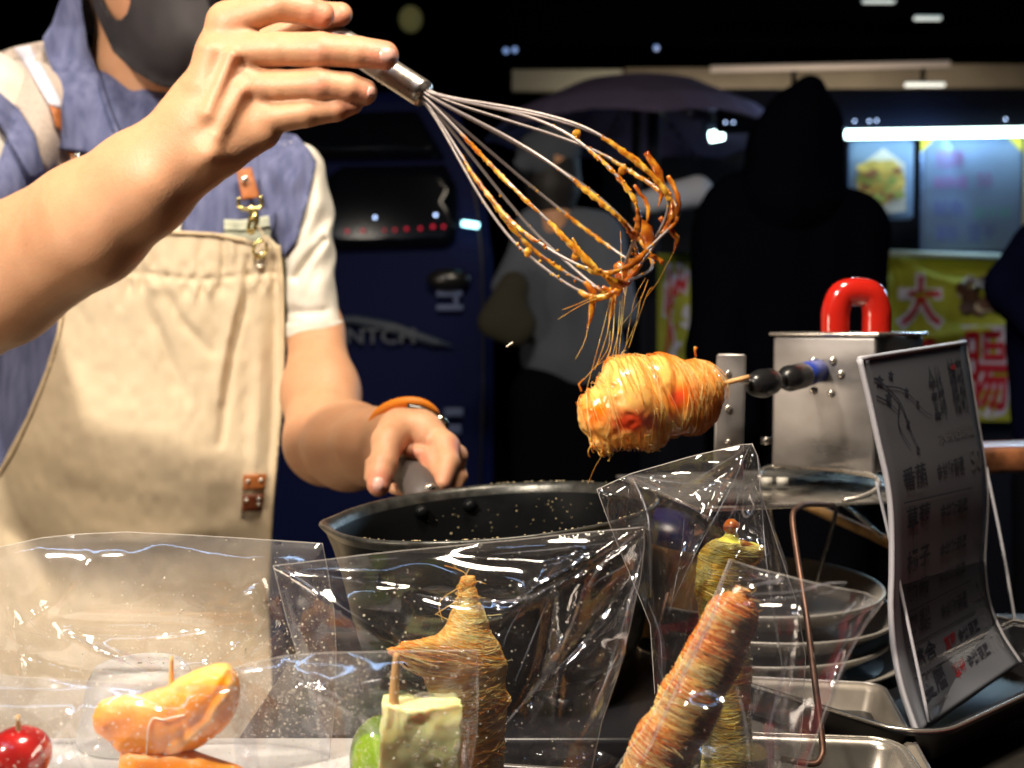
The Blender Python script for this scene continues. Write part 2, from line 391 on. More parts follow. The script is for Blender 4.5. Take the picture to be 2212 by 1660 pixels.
def film_mat(name, haze=.03, tint=(.975, .98, 1.0), rough=.075, bs=1.0, refl=1.0):
    m, nt, N, L, b = new_mat(name); N.remove(b); out = N['Material Output']
    tr = N.new('ShaderNodeBsdfTransparent'); tr.inputs[0].default_value = c4(tint)
    gl = N.new('ShaderNodeBsdfGlossy'); gl.inputs['Roughness'].default_value = rough; gl.inputs[0].default_value = (.95, .96, 1, 1)
    tl = N.new('ShaderNodeBsdfTranslucent'); tl.inputs[0].default_value = (.8, .76, .78, 1)
    df = N.new('ShaderNodeBsdfDiffuse'); df.inputs[0].default_value = (.75, .72, .76, 1)
    n = N.new('ShaderNodeTexNoise'); n.inputs['Scale'].default_value = 26; n.inputs['Detail'].default_value = 1.5; n.inputs['Distortion'].default_value = .8; L.new(coords(N, L, (1, 1, .35)), n.inputs['Vector'])
    bp = N.new('ShaderNodeBump'); bp.inputs['Strength'].default_value = .025*bs; bp.inputs['Distance'].default_value = .003; L.new(n.outputs[0], bp.inputs['Height'])
    L.new(bp.outputs[0], gl.inputs['Normal'])
    fr = N.new('ShaderNodeLayerWeight'); fr.inputs[0].default_value = .35; L.new(bp.outputs[0], fr.inputs['Normal'])
    pw = N.new('ShaderNodeMapRange'); L.new(fr.outputs['Fresnel'], pw.inputs[0]); pw.inputs[3].default_value = .045*refl; pw.inputs[4].default_value = .62
    a1 = N.new('ShaderNodeMixShader'); a1.inputs[0].default_value = .5; L.new(tl.outputs[0], a1.inputs[1]); L.new(df.outputs[0], a1.inputs[2])
    # smears and scratches make the haze uneven
    s = N.new('ShaderNodeTexNoise'); s.inputs['Scale'].default_value = 26; s.inputs['Detail'].default_value = 8; s.inputs['Roughness'].default_value = .7; s.inputs['Distortion'].default_value = 2.5; L.new(coords(N, L, (1, 1, .7)), s.inputs['Vector'])
    sr = N.new('ShaderNodeMapRange'); sr.inputs[1].default_value = .42; sr.inputs[2].default_value = .78; sr.inputs[3].default_value = haze*.6; sr.inputs[4].default_value = haze*1.7; L.new(s.outputs[0], sr.inputs[0])
    m1 = N.new('ShaderNodeMixShader'); L.new(sr.outputs[0], m1.inputs[0]); L.new(tr.outputs[0], m1.inputs[1]); L.new(a1.outputs[0], m1.inputs[2])
    m2 = N.new('ShaderNodeMixShader'); L.new(pw.outputs[0], m2.inputs[0]); L.new(m1.outputs[0], m2.inputs[1]); L.new(gl.outputs[0], m2.inputs[2])
    L.new(m2.outputs[0], out.inputs[0]); return m
def sugar_mat(name, ca, cb, cc, scale=60, rough=.18, tl=.45):
    """glassy amber sugar: glossy skin over a translucent body, colours mixed along the strands"""
    m, nt, N, L, b = new_mat(name); out = N['Material Output']
    n = N.new('ShaderNodeTexNoise'); n.inputs['Scale'].default_value = scale; n.inputs['Detail'].default_value = 3; L.new(coords(N, L), n.inputs['Vector'])
    at = N.new('ShaderNodeAttribute'); at.attribute_name = 'tone'; ma = N.new('ShaderNodeMath'); ma.operation = 'MULTIPLY_ADD'; L.new(at.outputs['Fac'], ma.inputs[0]); ma.inputs[1].default_value = .36; L.new(n.outputs[0], ma.inputs[2])
    cr = N.new('ShaderNodeValToRGB'); cr.color_ramp.elements[0].position = .33; cr.color_ramp.elements[0].color = c4(ca)
    cr.color_ramp.elements[1].position = .66; cr.color_ramp.elements[1].color = c4(cc); e = cr.color_ramp.elements.new(.5); e.color = c4(cb); L.new(ma.outputs[0], cr.inputs[0])
    L.new(cr.outputs[0], b.inputs['Base Color']); b.inputs['Roughness'].default_value = rough; b.inputs['Coat Weight'].default_value = .4; b.inputs['Coat Roughness'].default_value = .05
    t = N.new('ShaderNodeBsdfTranslucent'); L.new(cr.outputs[0], t.inputs[0]); mx = N.new('ShaderNodeMixShader'); mx.inputs[0].default_value = tl
    L.new(b.outputs[0], mx.inputs[1]); L.new(t.outputs[0], mx.inputs[2]); L.new(mx.outputs[0], out.inputs[0]); return m

M = {}
M['skin'] = skin_mat()
M['nail'] = mat('nail', (.64, .35, .29), .34, coat=.25)
M['mask'] = mat('black_mask_cloth', (.022, .019, .022), .75, bump=.3, bscale=900, bdist=.0004, var=.3, vscale=20)
M['hair'] = mat('black_hair', (.010, .008, .008), .6, bump=.6, bscale=300, stretch=(1, 1, .1))
M['denim'] = denim('denim_cloth', (.065, .078, .17), (.20, .22, .38))
M['denim_dark'] = denim('dark_denim_cloth', (.045, .055, .13), (.13, .15, .27))
M['white_knit'] = mat('white_knit_cloth', (.72, .68, .60), .9, bump=.35, bscale=900, bdist=.0006, var=.06, vscale=60)
M['grey_cloth'] = mat('beige_grey_cloth', (.50, .42, .37), .9, bump=.3, bscale=1200, bdist=.0005, var=.12, vscale=300)
M['pale_strap'] = mat('pale_strap_cloth', (.62, .62, .74), .85, bump=.3, bscale=1200, bdist=.0005)
M['mint_cloth'] = mat('mint_cloth', (.50, .53, .42), .9, bump=.3, bscale=1000, bdist=.0005, var=.06)
M['apron'] = mat('cream_canvas', (.64, .53, .375), .88, bump=.35, bscale=1100, bdist=.0006, var=.07, vscale=26, spec=.25)
M['apron_seam'] = mat('cream_canvas_seam', (.62, .49, .315), .85, bump=.4, bscale=900, bdist=.0006)
M['leather'] = mat('tan_leather', (.42, .135, .035), .5, bump=.3, bscale=400, bdist=.0005, var=.2, vscale=90)
M['leather_dark'] = mat('dark_tan_leather', (.19, .05, .018), .5, bump=.3, bscale=400, bdist=.0005, var=.2, vscale=90)
M['brass'] = mat('gold_metal', (.86, .72, .28), .18, 1.0)
M['steel_rivet'] = mat('pale_metal', (.8, .76, .66), .2, 1.0)
M['orange_rubber'] = mat('orange_rubber', (.90, .26, .012), .55)
M['black_plastic'] = mat('black_plastic', (.012, .012, .013), .3, coat=.3)
M['whisk_steel'] = mat('whisk_steel', (.55, .50, .46), .34, .92, bump=.1, bscale=500, bdist=.0003, rvar=.08, vscale=300)
M['wire_steel'] = mat('wire_steel', (.27, .235, .23), .45, .75)
M['caramel'] = sugar_mat('caramel', (.38, .09, .006), (.66, .27, .02), (.90, .58, .08), 160, .10, .30)
M['caramel_dark'] = sugar_mat('burnt_caramel', (.30, .05, .005), (.52, .14, .012), (.74, .34, .03), 110, .12, .30)
M['sugar_gold'] = sugar_mat('gold_sugar', (.92, .44, .05), (1.0, .74, .19), (1.0, .93, .50), 36, .14, .5)
M['sugar_red'] = sugar_mat('red_gold_sugar', (.86, .26, .05), (1.0, .72, .24), (1.0, .93, .56), 20, .16, .5)
M['sugar_yellow'] = sugar_mat('yellow_green_sugar', (.88, .60, .05), (1.0, .86, .18), (1.0, .96, .50), 60, .2, .55)
M['sugar_orange'] = sugar_mat('orange_sugar', (.90, .33, .035), (1.0, .60, .13), (1.0, .86, .42), 30, .15, .5)
M['fruit_red'] = mat('strawberry_red', (.70, .06, .035), .3, sss=.3, var=.4, vscale=80, vcol=(.62, .08, .03), coat=.5)
M['fruit_orange'] = mat('orange_flesh', (.86, .20, .015), .3, sss=.4, var=.3, vscale=50, vcol=(.72, .05, .012), coat=.5)
M['pot'] = mat('black_nonstick', (.004, .0045, .005), .36, rvar=.08, vscale=40, bump=.08, bscale=600, bdist=.0005, spec=.14)
M['pot_rim'] = mat('worn_pot_rim', (.06, .06, .055), .32, .6, var=.5, vscale=120, bump=.3, bscale=500, bdist=.0006)
M['handle'] = mat('grey_handle_plastic', (.075, .062, .058), .55, bump=.2, bscale=600, bdist=.0005)
M['steel'] = mat('brushed_steel', (.27, .255, .25), .40, .75, rvar=.14, vscale=14, bump=.08, bscale=260, bdist=.0003, stretch=(1, 1, 2), var=.16)
M['steel_bright'] = mat('bright_steel', (.62, .58, .52), .24, .85, rvar=.08, vscale=40)
M['steel_dark'] = mat('dark_steel', (.15, .14, .13), .3, .9, rvar=.1, vscale=30, var=.3, bump=.1, bscale=90)
M['counter'] = mat('counter_steel', (.11, .10, .09), .38, .85, rvar=.12, vscale=18, var=.45, bump=.1, bscale=120)
M['red_plastic'] = mat('glossy_red_plastic', (.42, .014, .008), .16, coat=.8)
M['copper'] = mat('coppery_wire', (.15, .085, .062), .45, .8, var=.35, vscale=90)
M['tray_grey'] = mat('stained_grey_tray', (.21, .185, .155), .5, .35, var=.35, vscale=24, bump=.15, bscale=90, rvar=.12)
M['black'] = mat('black_enamel', (.010, .010, .012), .3)
M['blue'] = mat('navy_blue_enamel', (.004, .005, .05), .3)
M['blue_tape'] = mat('blue_tape', (.02, .05, .35), .4)
M['bronze'] = mat('bronze_metal', (.50, .27, .11), .3, 1.0)
M['red_cloth'] = mat('dark_red_cloth', (.24, .012, .022), .8, var=.3, vscale=40, bump=.3, bscale=500)
M['bamboo'] = mat('bamboo', (.62, .36, .14), .6, var=.25, vscale=120, stretch=(1, 1, .1), sss=.1)
M['foam'] = mat('white_foam', (.78, .76, .72), .7, sss=.1, bump=.2, bscale=160, bdist=.001, var=.06, vscale=30)
M['cup'] = mat('frosted_white_cup', (.80, .78, .74), .45, sss=.3, alpha=.62)
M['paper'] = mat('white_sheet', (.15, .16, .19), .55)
M['edge_white'] = mat('frosted_acrylic_edge', (.38, .38, .42), .4)
M['ink'] = mat('black_ink', (.03, .03, .045), .6)
M['ink_red'] = mat('red_ink', (.30, .02, .03), .6)
M['ink_grey'] = mat('grey_ink', (.18, .18, .20), .6)
M['film'] = film_mat('clear_film', .025)
M['film_haze'] = film_mat('clear_film_smeared', .052)
M['film_edge'] = mat('film_edge', (.80, .76, .72), .25, alpha=.42)
M['speck'] = mat('dry_sugar_specks', (.85, .80, .68), .25, coat=.3)
M['tangerine'] = None

# ================================================================== LARGE STRUCTURE
CT = 1.01                                                        # counter top height
def ground_and_street():
    V = np.array([[-40, -10, 0], [40, -10, 0], [40, 60, 0], [-40, 60, 0]], float)
    g = mk('ground', V, np.array([[0, 1, 2, 3]]), mat('asphalt', (.035, .035, .04), .8, var=.3, vscale=8, bump=.3, bscale=80)); struct(g)
ground_and_street()

# ================================================================== PERSON (the vendor)
def flush(V, spots):
    a = np.zeros(len(V))
    for x, y, d, r, s in spots:
        c = P(x, y, d); rr = r*d/F; a = np.maximum(a, s*np.exp(-((V-c)**2).sum(1)/(rr*rr)))
    return a
base = P(330, 1300, 1.15); base[2] = 0
vend = thing('person', 'vendor in a black mask, denim-panelled shirt and cream apron holding a whisk over the pot', 'person', base)

# -- right arm and hand (raised, holding the whisk)
A = [
 (-70, 290, 1.10, 100, -190, 700, .88, 122, 30), (-190, 720, .86, 142, 0, 596, .775, 146, 40), (0, 596, .775, 146, 190, 484, .72, 131, 40),
 (190, 484, .72, 131, 305, 398, .698, 113, 40), (305, 398, .698, 113, 392, 327, .688, 97, 40, .85), (392, 327, .688, 97, 432, 292, .684, 90, 30, .8),
 (425, 285, .682, 84, 490, 205, .684, 74, 34, .7), (445, 320, .684, 72, 560, 278, .680, 50, 34, .8),
 (440, 245, .682, 58, 488, 50, .690, 42, 26, .8), (450, 265, .680, 58, 500, 116, .684, 44, 24, .8),
 (460, 290, .680, 58, 518, 190, .682, 44, 24, .8), (480, 315, .680, 58, 556, 258, .680, 40, 24, .8),
 (470, 150, .712, 55, 540, 150, .712, 50, 40, .8), (456, 205, .690, 62, 528, 165, .690, 50, 34), (470, 285, .688, 64, 545, 232, .688, 48, 34), (470, 120, .692, 46, 520, 90, .692, 42, 30), (430, 250, .688, 76, 470, 250, .688, 66, 40),
 # index
 (490, 46, .690, 43, 600, 10, .690, 36, 14), (600, 10, .690, 38, 660, 22, .692, 33, 6), (660, 22, .692, 33, 692, 33, .694, 31, 5),
 # thumb
 (500, 160, .722, 48, 600, 78, .728, 38, 20), (600, 78, .728, 38, 690, 36, .722, 33, 8), (690, 36, .722, 33, 734, 32, .718, 27, 6),
 # middle
 (502, 112, .684, 43, 600, 107, .680, 37, 12), (600, 107, .680, 37, 690, 108, .677, 38.5, 6), (690, 108, .677, 38, 770, 113, .678, 34, 6), (770, 113, .678, 34.5, 830, 121, .680, 32, 6),
 # ring
 (522, 188, .682, 42, 600, 186, .678, 34, 12), (600, 186, .678, 34.5, 688, 183, .675, 36.5, 6), (688, 183, .675, 36, 750, 190, .677, 33, 6), (750, 190, .677, 33, 786, 200, .680, 29, 6),
 # little
 (560, 258, .680, 38, 660, 243, .676, 32.5, 10), (660, 243, .676, 32.5, 725, 234, .678, 29, 6), (725, 234, .678, 29, 762, 226, .680, 22, 6),
 # tendons and wrist bones
 (450, 245, .6625, 9, 498, 122, .6680, 12, 30), (468, 292, .6625, 8, 518, 198, .667, 11, 30), (445, 335, .664, 24, 447, 335, .664, 24, 40),
 (432, 180, .674, 26, 452, 110, .674, 26, 30),
 # creases between and across the fingers
 (556, 148, .664, 5, 800, 150, .668, 4, 5, 1, -1), (556, 222, .664, 5, 770, 219, .668, 4, 5, 1, -1),
 (682, 84, .6590, 2.6, 684, 126, .6590, 3.4, 4, 1, -1), (692, 84, .6590, 2.6, 694, 126, .6590, 3.4, 4, 1, -1), (673, 90, .6600, 2.2, 675, 122, .6600, 2.9, 4, 1, -1),
 (680, 160, .6588, 2.6, 682, 202, .6588, 3.4, 4, 1, -1), (690, 160, .6588, 2.6, 692, 202, .6588, 3.4, 4, 1, -1),
 (775, 96, .6645, 2.2, 777, 128, .6645, 2.9, 4, 1, -1),
]
VA, QA, _ = organic(A, 2.7, .72)
VA += (noise(VA*60, 3)[:, None]*.0003)
fa = flush(VA, [(835, 120, .67, 45, .75), (700, 35, .68, 45, .6), (740, 32, .70, 45, 1.0), (688, 100, .66, 34, .5), (688, 176, .66, 34, .55), (795, 200, .67, 36, .5),
                (492, 45, .67, 40, .35), (500, 112, .66, 40, .3), (520, 188, .66, 40, .25), (755, 230, .67, 30, .5)])
# -- left arm and hand (holding the pot)
B = [
 (645, 420, 1.10, 46, 668, 600, 1.08, 44, 30), (668, 600, 1.08, 44, 682, 715, 1.07, 57, 30), (682, 715, 1.07, 57, 693, 850, 1.03, 79, 30), (693, 850, 1.03, 79, 706, 955, .985, 88, 40),
 (706, 955, .985, 86, 755, 964, .93, 90, 40), (755, 964, .93, 90, 806, 966, .88, 81, 40), (806, 966, .88, 81, 858, 952, .845, 66, 30, .9),
 (858, 952, .845, 64, 905, 938, .822, 50, 26), (905, 938, .822, 48, 960, 968, .810, 34, 22), (880, 950, .83, 44, 985, 985, .825, 26, 22),
 # thumb
 (862, 925, .82, 44, 838, 955, .795, 36, 20), (838, 955, .795, 34, 828, 1002, .782, 30, 10), (828, 1002, .782, 31, 822, 1025, .778, 28, 6), (822, 1025, .778, 28, 818, 1048, .775, 26, 6),
 # index finger folded over the handle
 (958, 965, .806, 33, 968, 1000, .792, 25, 12), (968, 1000, .792, 26, 955, 1046, .778, 17, 8), (930, 990, .800, 22, 956, 1040, .784, 17, 10),
 (884, 976, .806, 17, 914, 981, .803, 17, 5), (915, 992, .80, 12, 922, 1012, .795, 11, 5),
 # the other fingers beyond and under the handle
 (985, 985, .832, 20, 994, 1030, .826, 15, 8), (994, 1030, .826, 15, 985, 1055, .822, 12, 6), (800, 1000, .835, 12, 797, 1034, .833, 11, 8), (852, 1056, .815, 13, 870, 1064, .812, 10, 6),
 (858, 978, .797, 9, 866, 1002, .795, 9, 10, 1, -1), (905, 958, .79, 4, 930, 980, .785, 4, 8, 1, -1),
]
VB, QB, _ = organic(B, 3.4, .82)
VB += (noise(VB*60, 5)[:, None]*.0003)
fb = flush(VB, [(819, 1050, .765, 36, .9), (900, 980, .79, 34, .8), (985, 975, .80, 30, .7), (960, 1040, .78, 34, .4), (828, 1000, .76, 30, .35), (700, 940, .95, 60, .2)])
# -- head, neck and the body inside the clothes
H = [(370, -75, 1.11, 176, 372, -50, 1.11, 172, 40, 1.05), (350, -150, 1.15, 205, 352, -150, 1.15, 205, 60), (392, 60, 1.06, 110, 396, 70, 1.05, 104, 60, .9),
     (330, 60, 1.15, 120, 290, 330, 1.17, 138, 50), (300, 330, 1.17, 150, 300, 420, 1.17, 150, 60, .8),
     (455, -70, 1.02, 22, 470, -30, 1.005, 20, 20), (195, -90, 1.14, 26, 205, -50, 1.14, 18, 10, .6)]
VH, QH, _ = organic(H, 6, 1.1); fh = flush(VH, [(245, 20, 1.03, 60, .25)])
vb, qb = join3([(VA, QA), (VB, QB), (VH, QH)])
body = mk('body', vb, qb, M['skin'], vend, attr={'flush': np.concatenate([fa, fb, fh])})
HEAD = bvh(VH, QH); ARMB = bvh(VB, QB); ARMA = bvh(VA, QA)
def nail(name, c, w, h, tree, ang, off=.0002):
    x, y = c; n = 9; uu, vv = np.meshgrid(np.linspace(-1, 1, n), np.linspace(-1, 1, n)); ca, sa = math.cos(ang), math.sin(ang)
    rr = np.maximum(abs(uu), abs(vv)); k = rr/np.maximum(np.hypot(uu, vv), 1e-6); k = .35+.65*k; u2, v2 = uu*k*w, vv*k*h
    X = (x+u2*ca-v2*sa).ravel(); Y = (y+u2*sa+v2*ca).ravel()
    fn = caster(tree, 0); d = fn(X, Y); e = rr.ravel(); d = d-off-.0005*(1-e**3)
    d = np.where(e > .99, d+.0007, d)
    q = [(i*n+j, (i+1)*n+j, (i+1)*n+j+1, i*n+j+1) for i in range(n-1) for j in range(n-1)]
    mk(name, P(X, Y, d), np.array(q), M['nail'], body)
nail('fingernail', (838, 119), 21, 19, ARMA, .12); nail('fingernail', (802, 199), 10, 14, ARMA, .1)
nail('fingernail', (817, 1046), 15, 17, ARMB, 0.05)
# hair (above the picture) and the face above the mask
HR = [(330, -190, 1.17, 222, 345, -215, 1.13, 205, 60), (215, -90, 1.20, 120, 250, 0, 1.24, 90, 50), (300, -330, 1.22, 90, 310, -350, 1.22, 80, 40)]
vh, qh, _ = organic(HR, 9, 1.15); vh += noise(vh*np.array([60, 60, 12]))[:, None]*.004
mk('hair', vh, qh, M['hair'], vend)
eyes = []
for ex in (420, 500): eyes.append(sphere(P(ex, -120, .985 if ex < 450 else 1.02), .012, 8))
v, f = join(eyes); mk('eyes', v, f, mat('eye_white', (.6, .57, .53), .15, coat=1), body)
# -- mask
mo = [(150, -90), (196, -20), (199, 6), (213, 44), (244, 112), (288, 154), (338, 184), (396, 198), (455, 190), (520, 140), (552, 50), (556, -60), (470, -100), (330, -60), (230, -100)]
hole = [(222, -50), (262, -52), (280, -20), (281, 8), (274, 30), (262, 43), (252, 44), (240, 33), (226, 12), (214, -22)]
def maskd(tree):
    f0 = caster(tree, .003, smooth=10)
    def fn(x, y):
        d = f0(x, y); s, t = seg_dist(x, y, [(330, -60), (400, 60), (470, 120)]); return d-.006*np.exp(-(s/50)**2)+.0012*noise2(x/24, y/60, 2)
    return fn
HM, QM, _ = organic([(370, -75, 1.105, 183, 372, -50, 1.105, 179, 40, 1.05), (392, 60, 1.055, 117, 396, 70, 1.045, 111, 60, .9)], 6, 1.1)
v, f, _ = panel(mo, maskd(bvh(HM, QM)), .002, 9, [hole]); mk('face_mask', v, f, M['mask'], vend)

# -- shirt body
T = [(40, 215, 1.13, 92, 300, 300, 1.14, 130, 60, .8), (300, 300, 1.14, 130, 612, 385, 1.13, 82, 60, .8), (200, 420, 1.14, 230, 420, 470, 1.12, 215, 80, .62),
     (250, 700, 1.14, 290, 330, 700, 1.12, 282, 90, .6), (240, 1000, 1.14, 330, 300, 1000, 1.12, 300, 90, .55), (210, 1500, 1.15, 390, 300, 1500, 1.13, 330, 90, .55), (210, 1750, 1.15, 400, 300, 1750, 1.13, 330, 90, .55),
     (70, 250, 1.10, 96, -40, 420, 1.04, 108, 40)]
VT, QT, px = organic(T, 7, 1.1)
nrm = noise2(px[:, 0]/40, px[:, 1]/140, 1)*.0035 + noise2(px[:, 0]/22, px[:, 1]/60, 4)*.0008
VT = VT - FW*nrm[:, None]
TORSO = bvh(VT, QT)
shirt = mk('shirt', VT, QT, M['denim'], vend)
def drape(name, outline, m, off, st=9, thick=.0014, smooth=0, wr=None, parent=None, tree=None, holes=()):
    f0 = caster(tree or TORSO, off, smooth)
    fn = (lambda x, y: f0(x, y)+wr(x, y)) if wr else f0
    v, f, p = panel(outline, fn, thick, st, holes); return mk(name, v, f, m, parent or vend)
drape('shirt_panel', [(-60, 120), (0, 112), (34, 101), (98, 88), (150, 180), (160, 345), (98, 374), (75, 290), (40, 235), (0, 203), (-60, 190)], M['grey_cloth'], .004)
drape('shirt_panel', [(345, 505), (352, 487), (365, 440), (400, 430), (397, 453), (389, 512), (380, 520)], M['white_knit'], .004)
drape('collar', [(176, -50), (177, 17), (190, 101), (217, 169), (237, 237), (256, 282), (262, 310), (215, 332), (190, 331), (124, 322), (130, 271), (129, 190), (100, 120), (92, 82), (112, 52), (130, 0), (150, -50)],
      M['denim'], .012, smooth=16, thick=.003, wr=lambda x, y: .003*np.sin(x/16)-.02*np.clip((60-y)/110, 0, 1))
drape('collar_seam', [(166, 18), (172, 17), (186, 103), (212, 171), (231, 238), (248, 284), (243, 286), (226, 240), (207, 173), (181, 105)], M['denim_dark'], .0135, smooth=16, thick=.001, wr=lambda x, y: .003*np.sin(x/16)-.02*np.clip((60-y)/110, 0, 1))
drape('pocket', [(484, 474), (520, 476), (560, 470), (600, 461), (630, 450), (634, 560), (628, 640), (622, 700), (612, 790), (540, 790), (484, 560)], M['mint_cloth'], .007, smooth=10)
drape('pocket_hem', [(484, 492), (520, 494), (560, 488), (600, 479), (632, 468), (632, 474), (600, 485), (560, 494), (520, 500), (484, 498)], M['mint_cloth'], .0085, smooth=10, thick=.001)
# strap over the shoulder
drape('apron_strap', [(30, 104), (64, 98), (100, 158), (132, 218), (132, 238), (106, 226), (72, 168)], M['pale_strap'], .0085)
drape('strap_tab', [(106, 226), (132, 238), (134, 290), (120, 270)], M['leather'], .0092)
drape('strap_tab', [(146, 326), (168, 328), (182, 350), (162, 356)], M['leather'], .0095)
drape('strap_tab', [(510, 366), (543, 362), (561, 426), (523, 434)], M['leather'], .016, thick=.003, smooth=12)
def torso_d(x, y): return float(caster(TORSO, 0)(np.array([float(x)]), np.array([float(y)]))[0])
def rivet(x, y, d, r=.0032, nm='rivet', m='steel_rivet'):
    v, f = sphere(P(x, y, d), (r, r*.5, r), 8); mk(nm, v, f, M[m], vend)
rivet(528, 388, torso_d(528, 388)-.020, .0034); rivet(167, 337, torso_d(167, 337)-.013, .0028)
# right sleeve (picture left), left sleeve
S1 = [(-40, 225, 1.10, 118, -110, 400, 1.03, 128, 30)]
v, f, p = organic(S1, 7, 1.1); v = v-FW*(noise2(p[:, 0]/60, p[:, 1]/30, 3)*.004)[:, None]; mk('sleeve', v, f, M['white_knit'], vend)
drape('sleeve_stripe', [(-60, 190), (0, 200), (40, 235), (75, 290), (98, 374), (68, 388), (40, 336), (0, 272), (-60, 240)], M['denim'], .010, tree=bvh(*join3([(v, f), (VT, QT)])))
S2 = [(636, 374, 1.10, 68, 652, 470, 1.09, 64, 30), (652, 470, 1.09, 64, 667, 560, 1.08, 51, 30), (667, 560, 1.08, 51, 669, 635, 1.075, 50, 30), (669, 635, 1.075, 50, 679, 705, 1.07, 61, 30)]
v, f, p = organic(S2, 4.5, 1.08)
w = noise2(p[:, 0]/30, (p[:, 1]+p[:, 0]*.9)/46, 6)*.006*np.clip((690-p[:, 1])/60, 0, 1)
# deep diagonal fold and a gathered fold above the hem
s, t = seg_dist(p[:, 0], p[:, 1], [(640, 600), (665, 560), (700, 520)]); w -= .009*np.exp(-(s/9)**2)
s, t = seg_dist(p[:, 0], p[:, 1], [(622, 672), (665, 676), (700, 672)]); w -= .003*np.exp(-(s/9)**2)
v = v-FW*w[:, None]; k = (v*1)[:, 0]; keep = p[:, 1] < 708
fk = f[keep[f].all(1)]; mk('sleeve', v, fk, M['white_knit'], vend)
SL = bvh(v, fk)
drape('shirt_shoulder', [(560, 280), (600, 282), (640, 292), (668, 323), (684, 350), (663, 440), (640, 520), (610, 560), (560, 470)], M['denim'], .006, tree=bvh(*join3([(v, fk), (VT, QT)])))
# hem band
a = np.arange(48)*2*math.pi/48
ring = P(679+62*np.cos(a), 716+3*np.sin(a), 1.07+.026*np.sin(a)); vv = []
prof = [(-22, .94), (-20, 1.0), (-10, 1.02), (6, 1.03), (10, 1.02), (12, .97), (10, .9)]
for dy, k in prof: vv.append(P(679+62.5*k*np.cos(a), 716+dy-3*np.cos(a), 1.07+.027*k*np.sin(a)))
vv = np.concatenate(vv); q = [(i*48+j, (i+1)*48+j, (i+1)*48+(j+1) % 48, i*48+(j+1) % 48) for i in range(len(prof)-1) for j in range(48)]
mk('sleeve_hem', vv, np.array(q), M['white_knit'], vend)

# -- apron
ap = [(352, 498), (400, 500), (480, 506), (528, 514), (556, 522), (576, 508), (598, 528), (606, 570), (612, 640), (612, 740), (611, 850), (604, 950), (592, 1060), (585, 1160), (580, 1300), (590, 1500), (600, 1760),
      (-160, 1760), (-160, 1240), (-90, 1120), (0, 1010), (58, 900), (98, 800), (122, 720), (132, 660), (190, 600), (270, 545), (320, 505)]
folds = [([(536, 560), (532, 640), (505, 740), (490, 830), (478, 960)], -.010, 10), ([(560, 600), (562, 760), (556, 900), (545, 1100)], .007, 16), ([(590, 560), (594, 700), (590, 900), (575, 1100)], -.006, 9),
         ([(520, 600), (500, 700), (470, 860)], .010, 16), ([(300, 620), (350, 740), (400, 860)], -.007, 16), ([(345, 610), (395, 700), (450, 760)], -.006, 12), ([(480, 500), (484, 560), (478, 620)], -.006, 6),
         ([(500, 505), (504, 560), (500, 620)], .005, 7), ([(440, 510), (430, 560), (420, 610)], -.003, 8), ([(150, 760), (170, 900), (130, 1050)], .007, 40), ([(60, 1000), (150, 1060), (320, 1090)], -.004, 30),
         ([(120, 1150), (300, 1170), (520, 1140)], .007, 30), ([(0, 1120), (60, 1180), (120, 1300)], -.010, 26), ([(400, 900), (430, 1050), (440, 1200)], .006, 40), ([(330, 560), (300, 600), (260, 660)], -.004, 12)]
def apw(x, y):
    z = .0014*noise2(x/60, y/120, 8)+.0008*noise2(x/16, y/26, 9)
    for pl, amp, w in folds:
        s, t = seg_dist(x, y, pl); z -= .62*amp*np.exp(-(s/w)**2)*np.clip(1.3-abs(t-.5)*1.8, 0, 1)
    # drawstring channel: gathers along the hem line
    hem = 596+8*np.sin(x/55); g = np.exp(-((y-hem)/7)**2); z += .0035*g*(.6+.4*np.sin(x/5.5+2*np.sin(x/31)))
    z -= .0030*np.exp(-((y-hem-24)/16)**2)*np.sin(x/9+2.3*np.sin(x/23))*(x > 270); z -= .0018*np.exp(-((y-hem+22)/14)**2)*np.sin(x/8+1.3*np.sin(x/17))
    z += np.clip((y-700)/1100, 0, 1)*-.02
    return z
f0 = caster(TORSO, .019, smooth=0)
_v, _f = fill(ap, 26); _d = f0(_v[:, 0], _v[:, 1])
for _ in range(2):                                             # the canvas bridges the hollows of the shirt
    _d = np.array([(np.exp(-((_v[:, 0]-_v[i, 0])**2+(_v[:, 1]-_v[i, 1])**2)/(2*45**2))*_d).sum()/np.exp(-((_v[:, 0]-_v[i, 0])**2+(_v[:, 1]-_v[i, 1])**2)/(2*45**2)).sum() for i in range(len(_v))])
def apd(x, y, extra=0):
    out = np.zeros(len(x))
    for s in range(0, len(x), 2000):
        w = np.exp(-((x[s:s+2000, None]-_v[None, :, 0])**2+(y[s:s+2000, None]-_v[None, :, 1])**2)/(2*22**2))+1e-12; out[s:s+2000] = (w*_d).sum(1)/w.sum(1)
    return out+apw(x, y)-extra
v, f, p = panel(ap, apd, .0022, 6.5); apron = mk('apron', v, f, M['apron'], vend)
def on_apron(name, outline, m, off, st=8, thick=.0015):
    v, f, p = panel(outline, lambda x, y: apd(x, y, off), thick, st); return mk(name, v, f, m, apron)
def strip(pl, w):
    pl = np.asarray(pl, float); t = np.gradient(pl, axis=0); t /= np.linalg.norm(t, axis=1)[:, None]; n = np.stack([-t[:, 1], t[:, 0]], 1)
    return [tuple(q) for q in pl+n*w/2]+[tuple(q) for q in (pl-n*w/2)[::-1]]
on_apron('apron_hem', strip(spline([(352, 502), (420, 505), (480, 510), (552, 527)], 20), 9), M['apron_seam'], .0016)
on_apron('apron_hem', strip(spline([(601, 530), (609, 640), (608, 850), (589, 1060), (576, 1300)], 40), 9), M['apron_seam'], .0016)
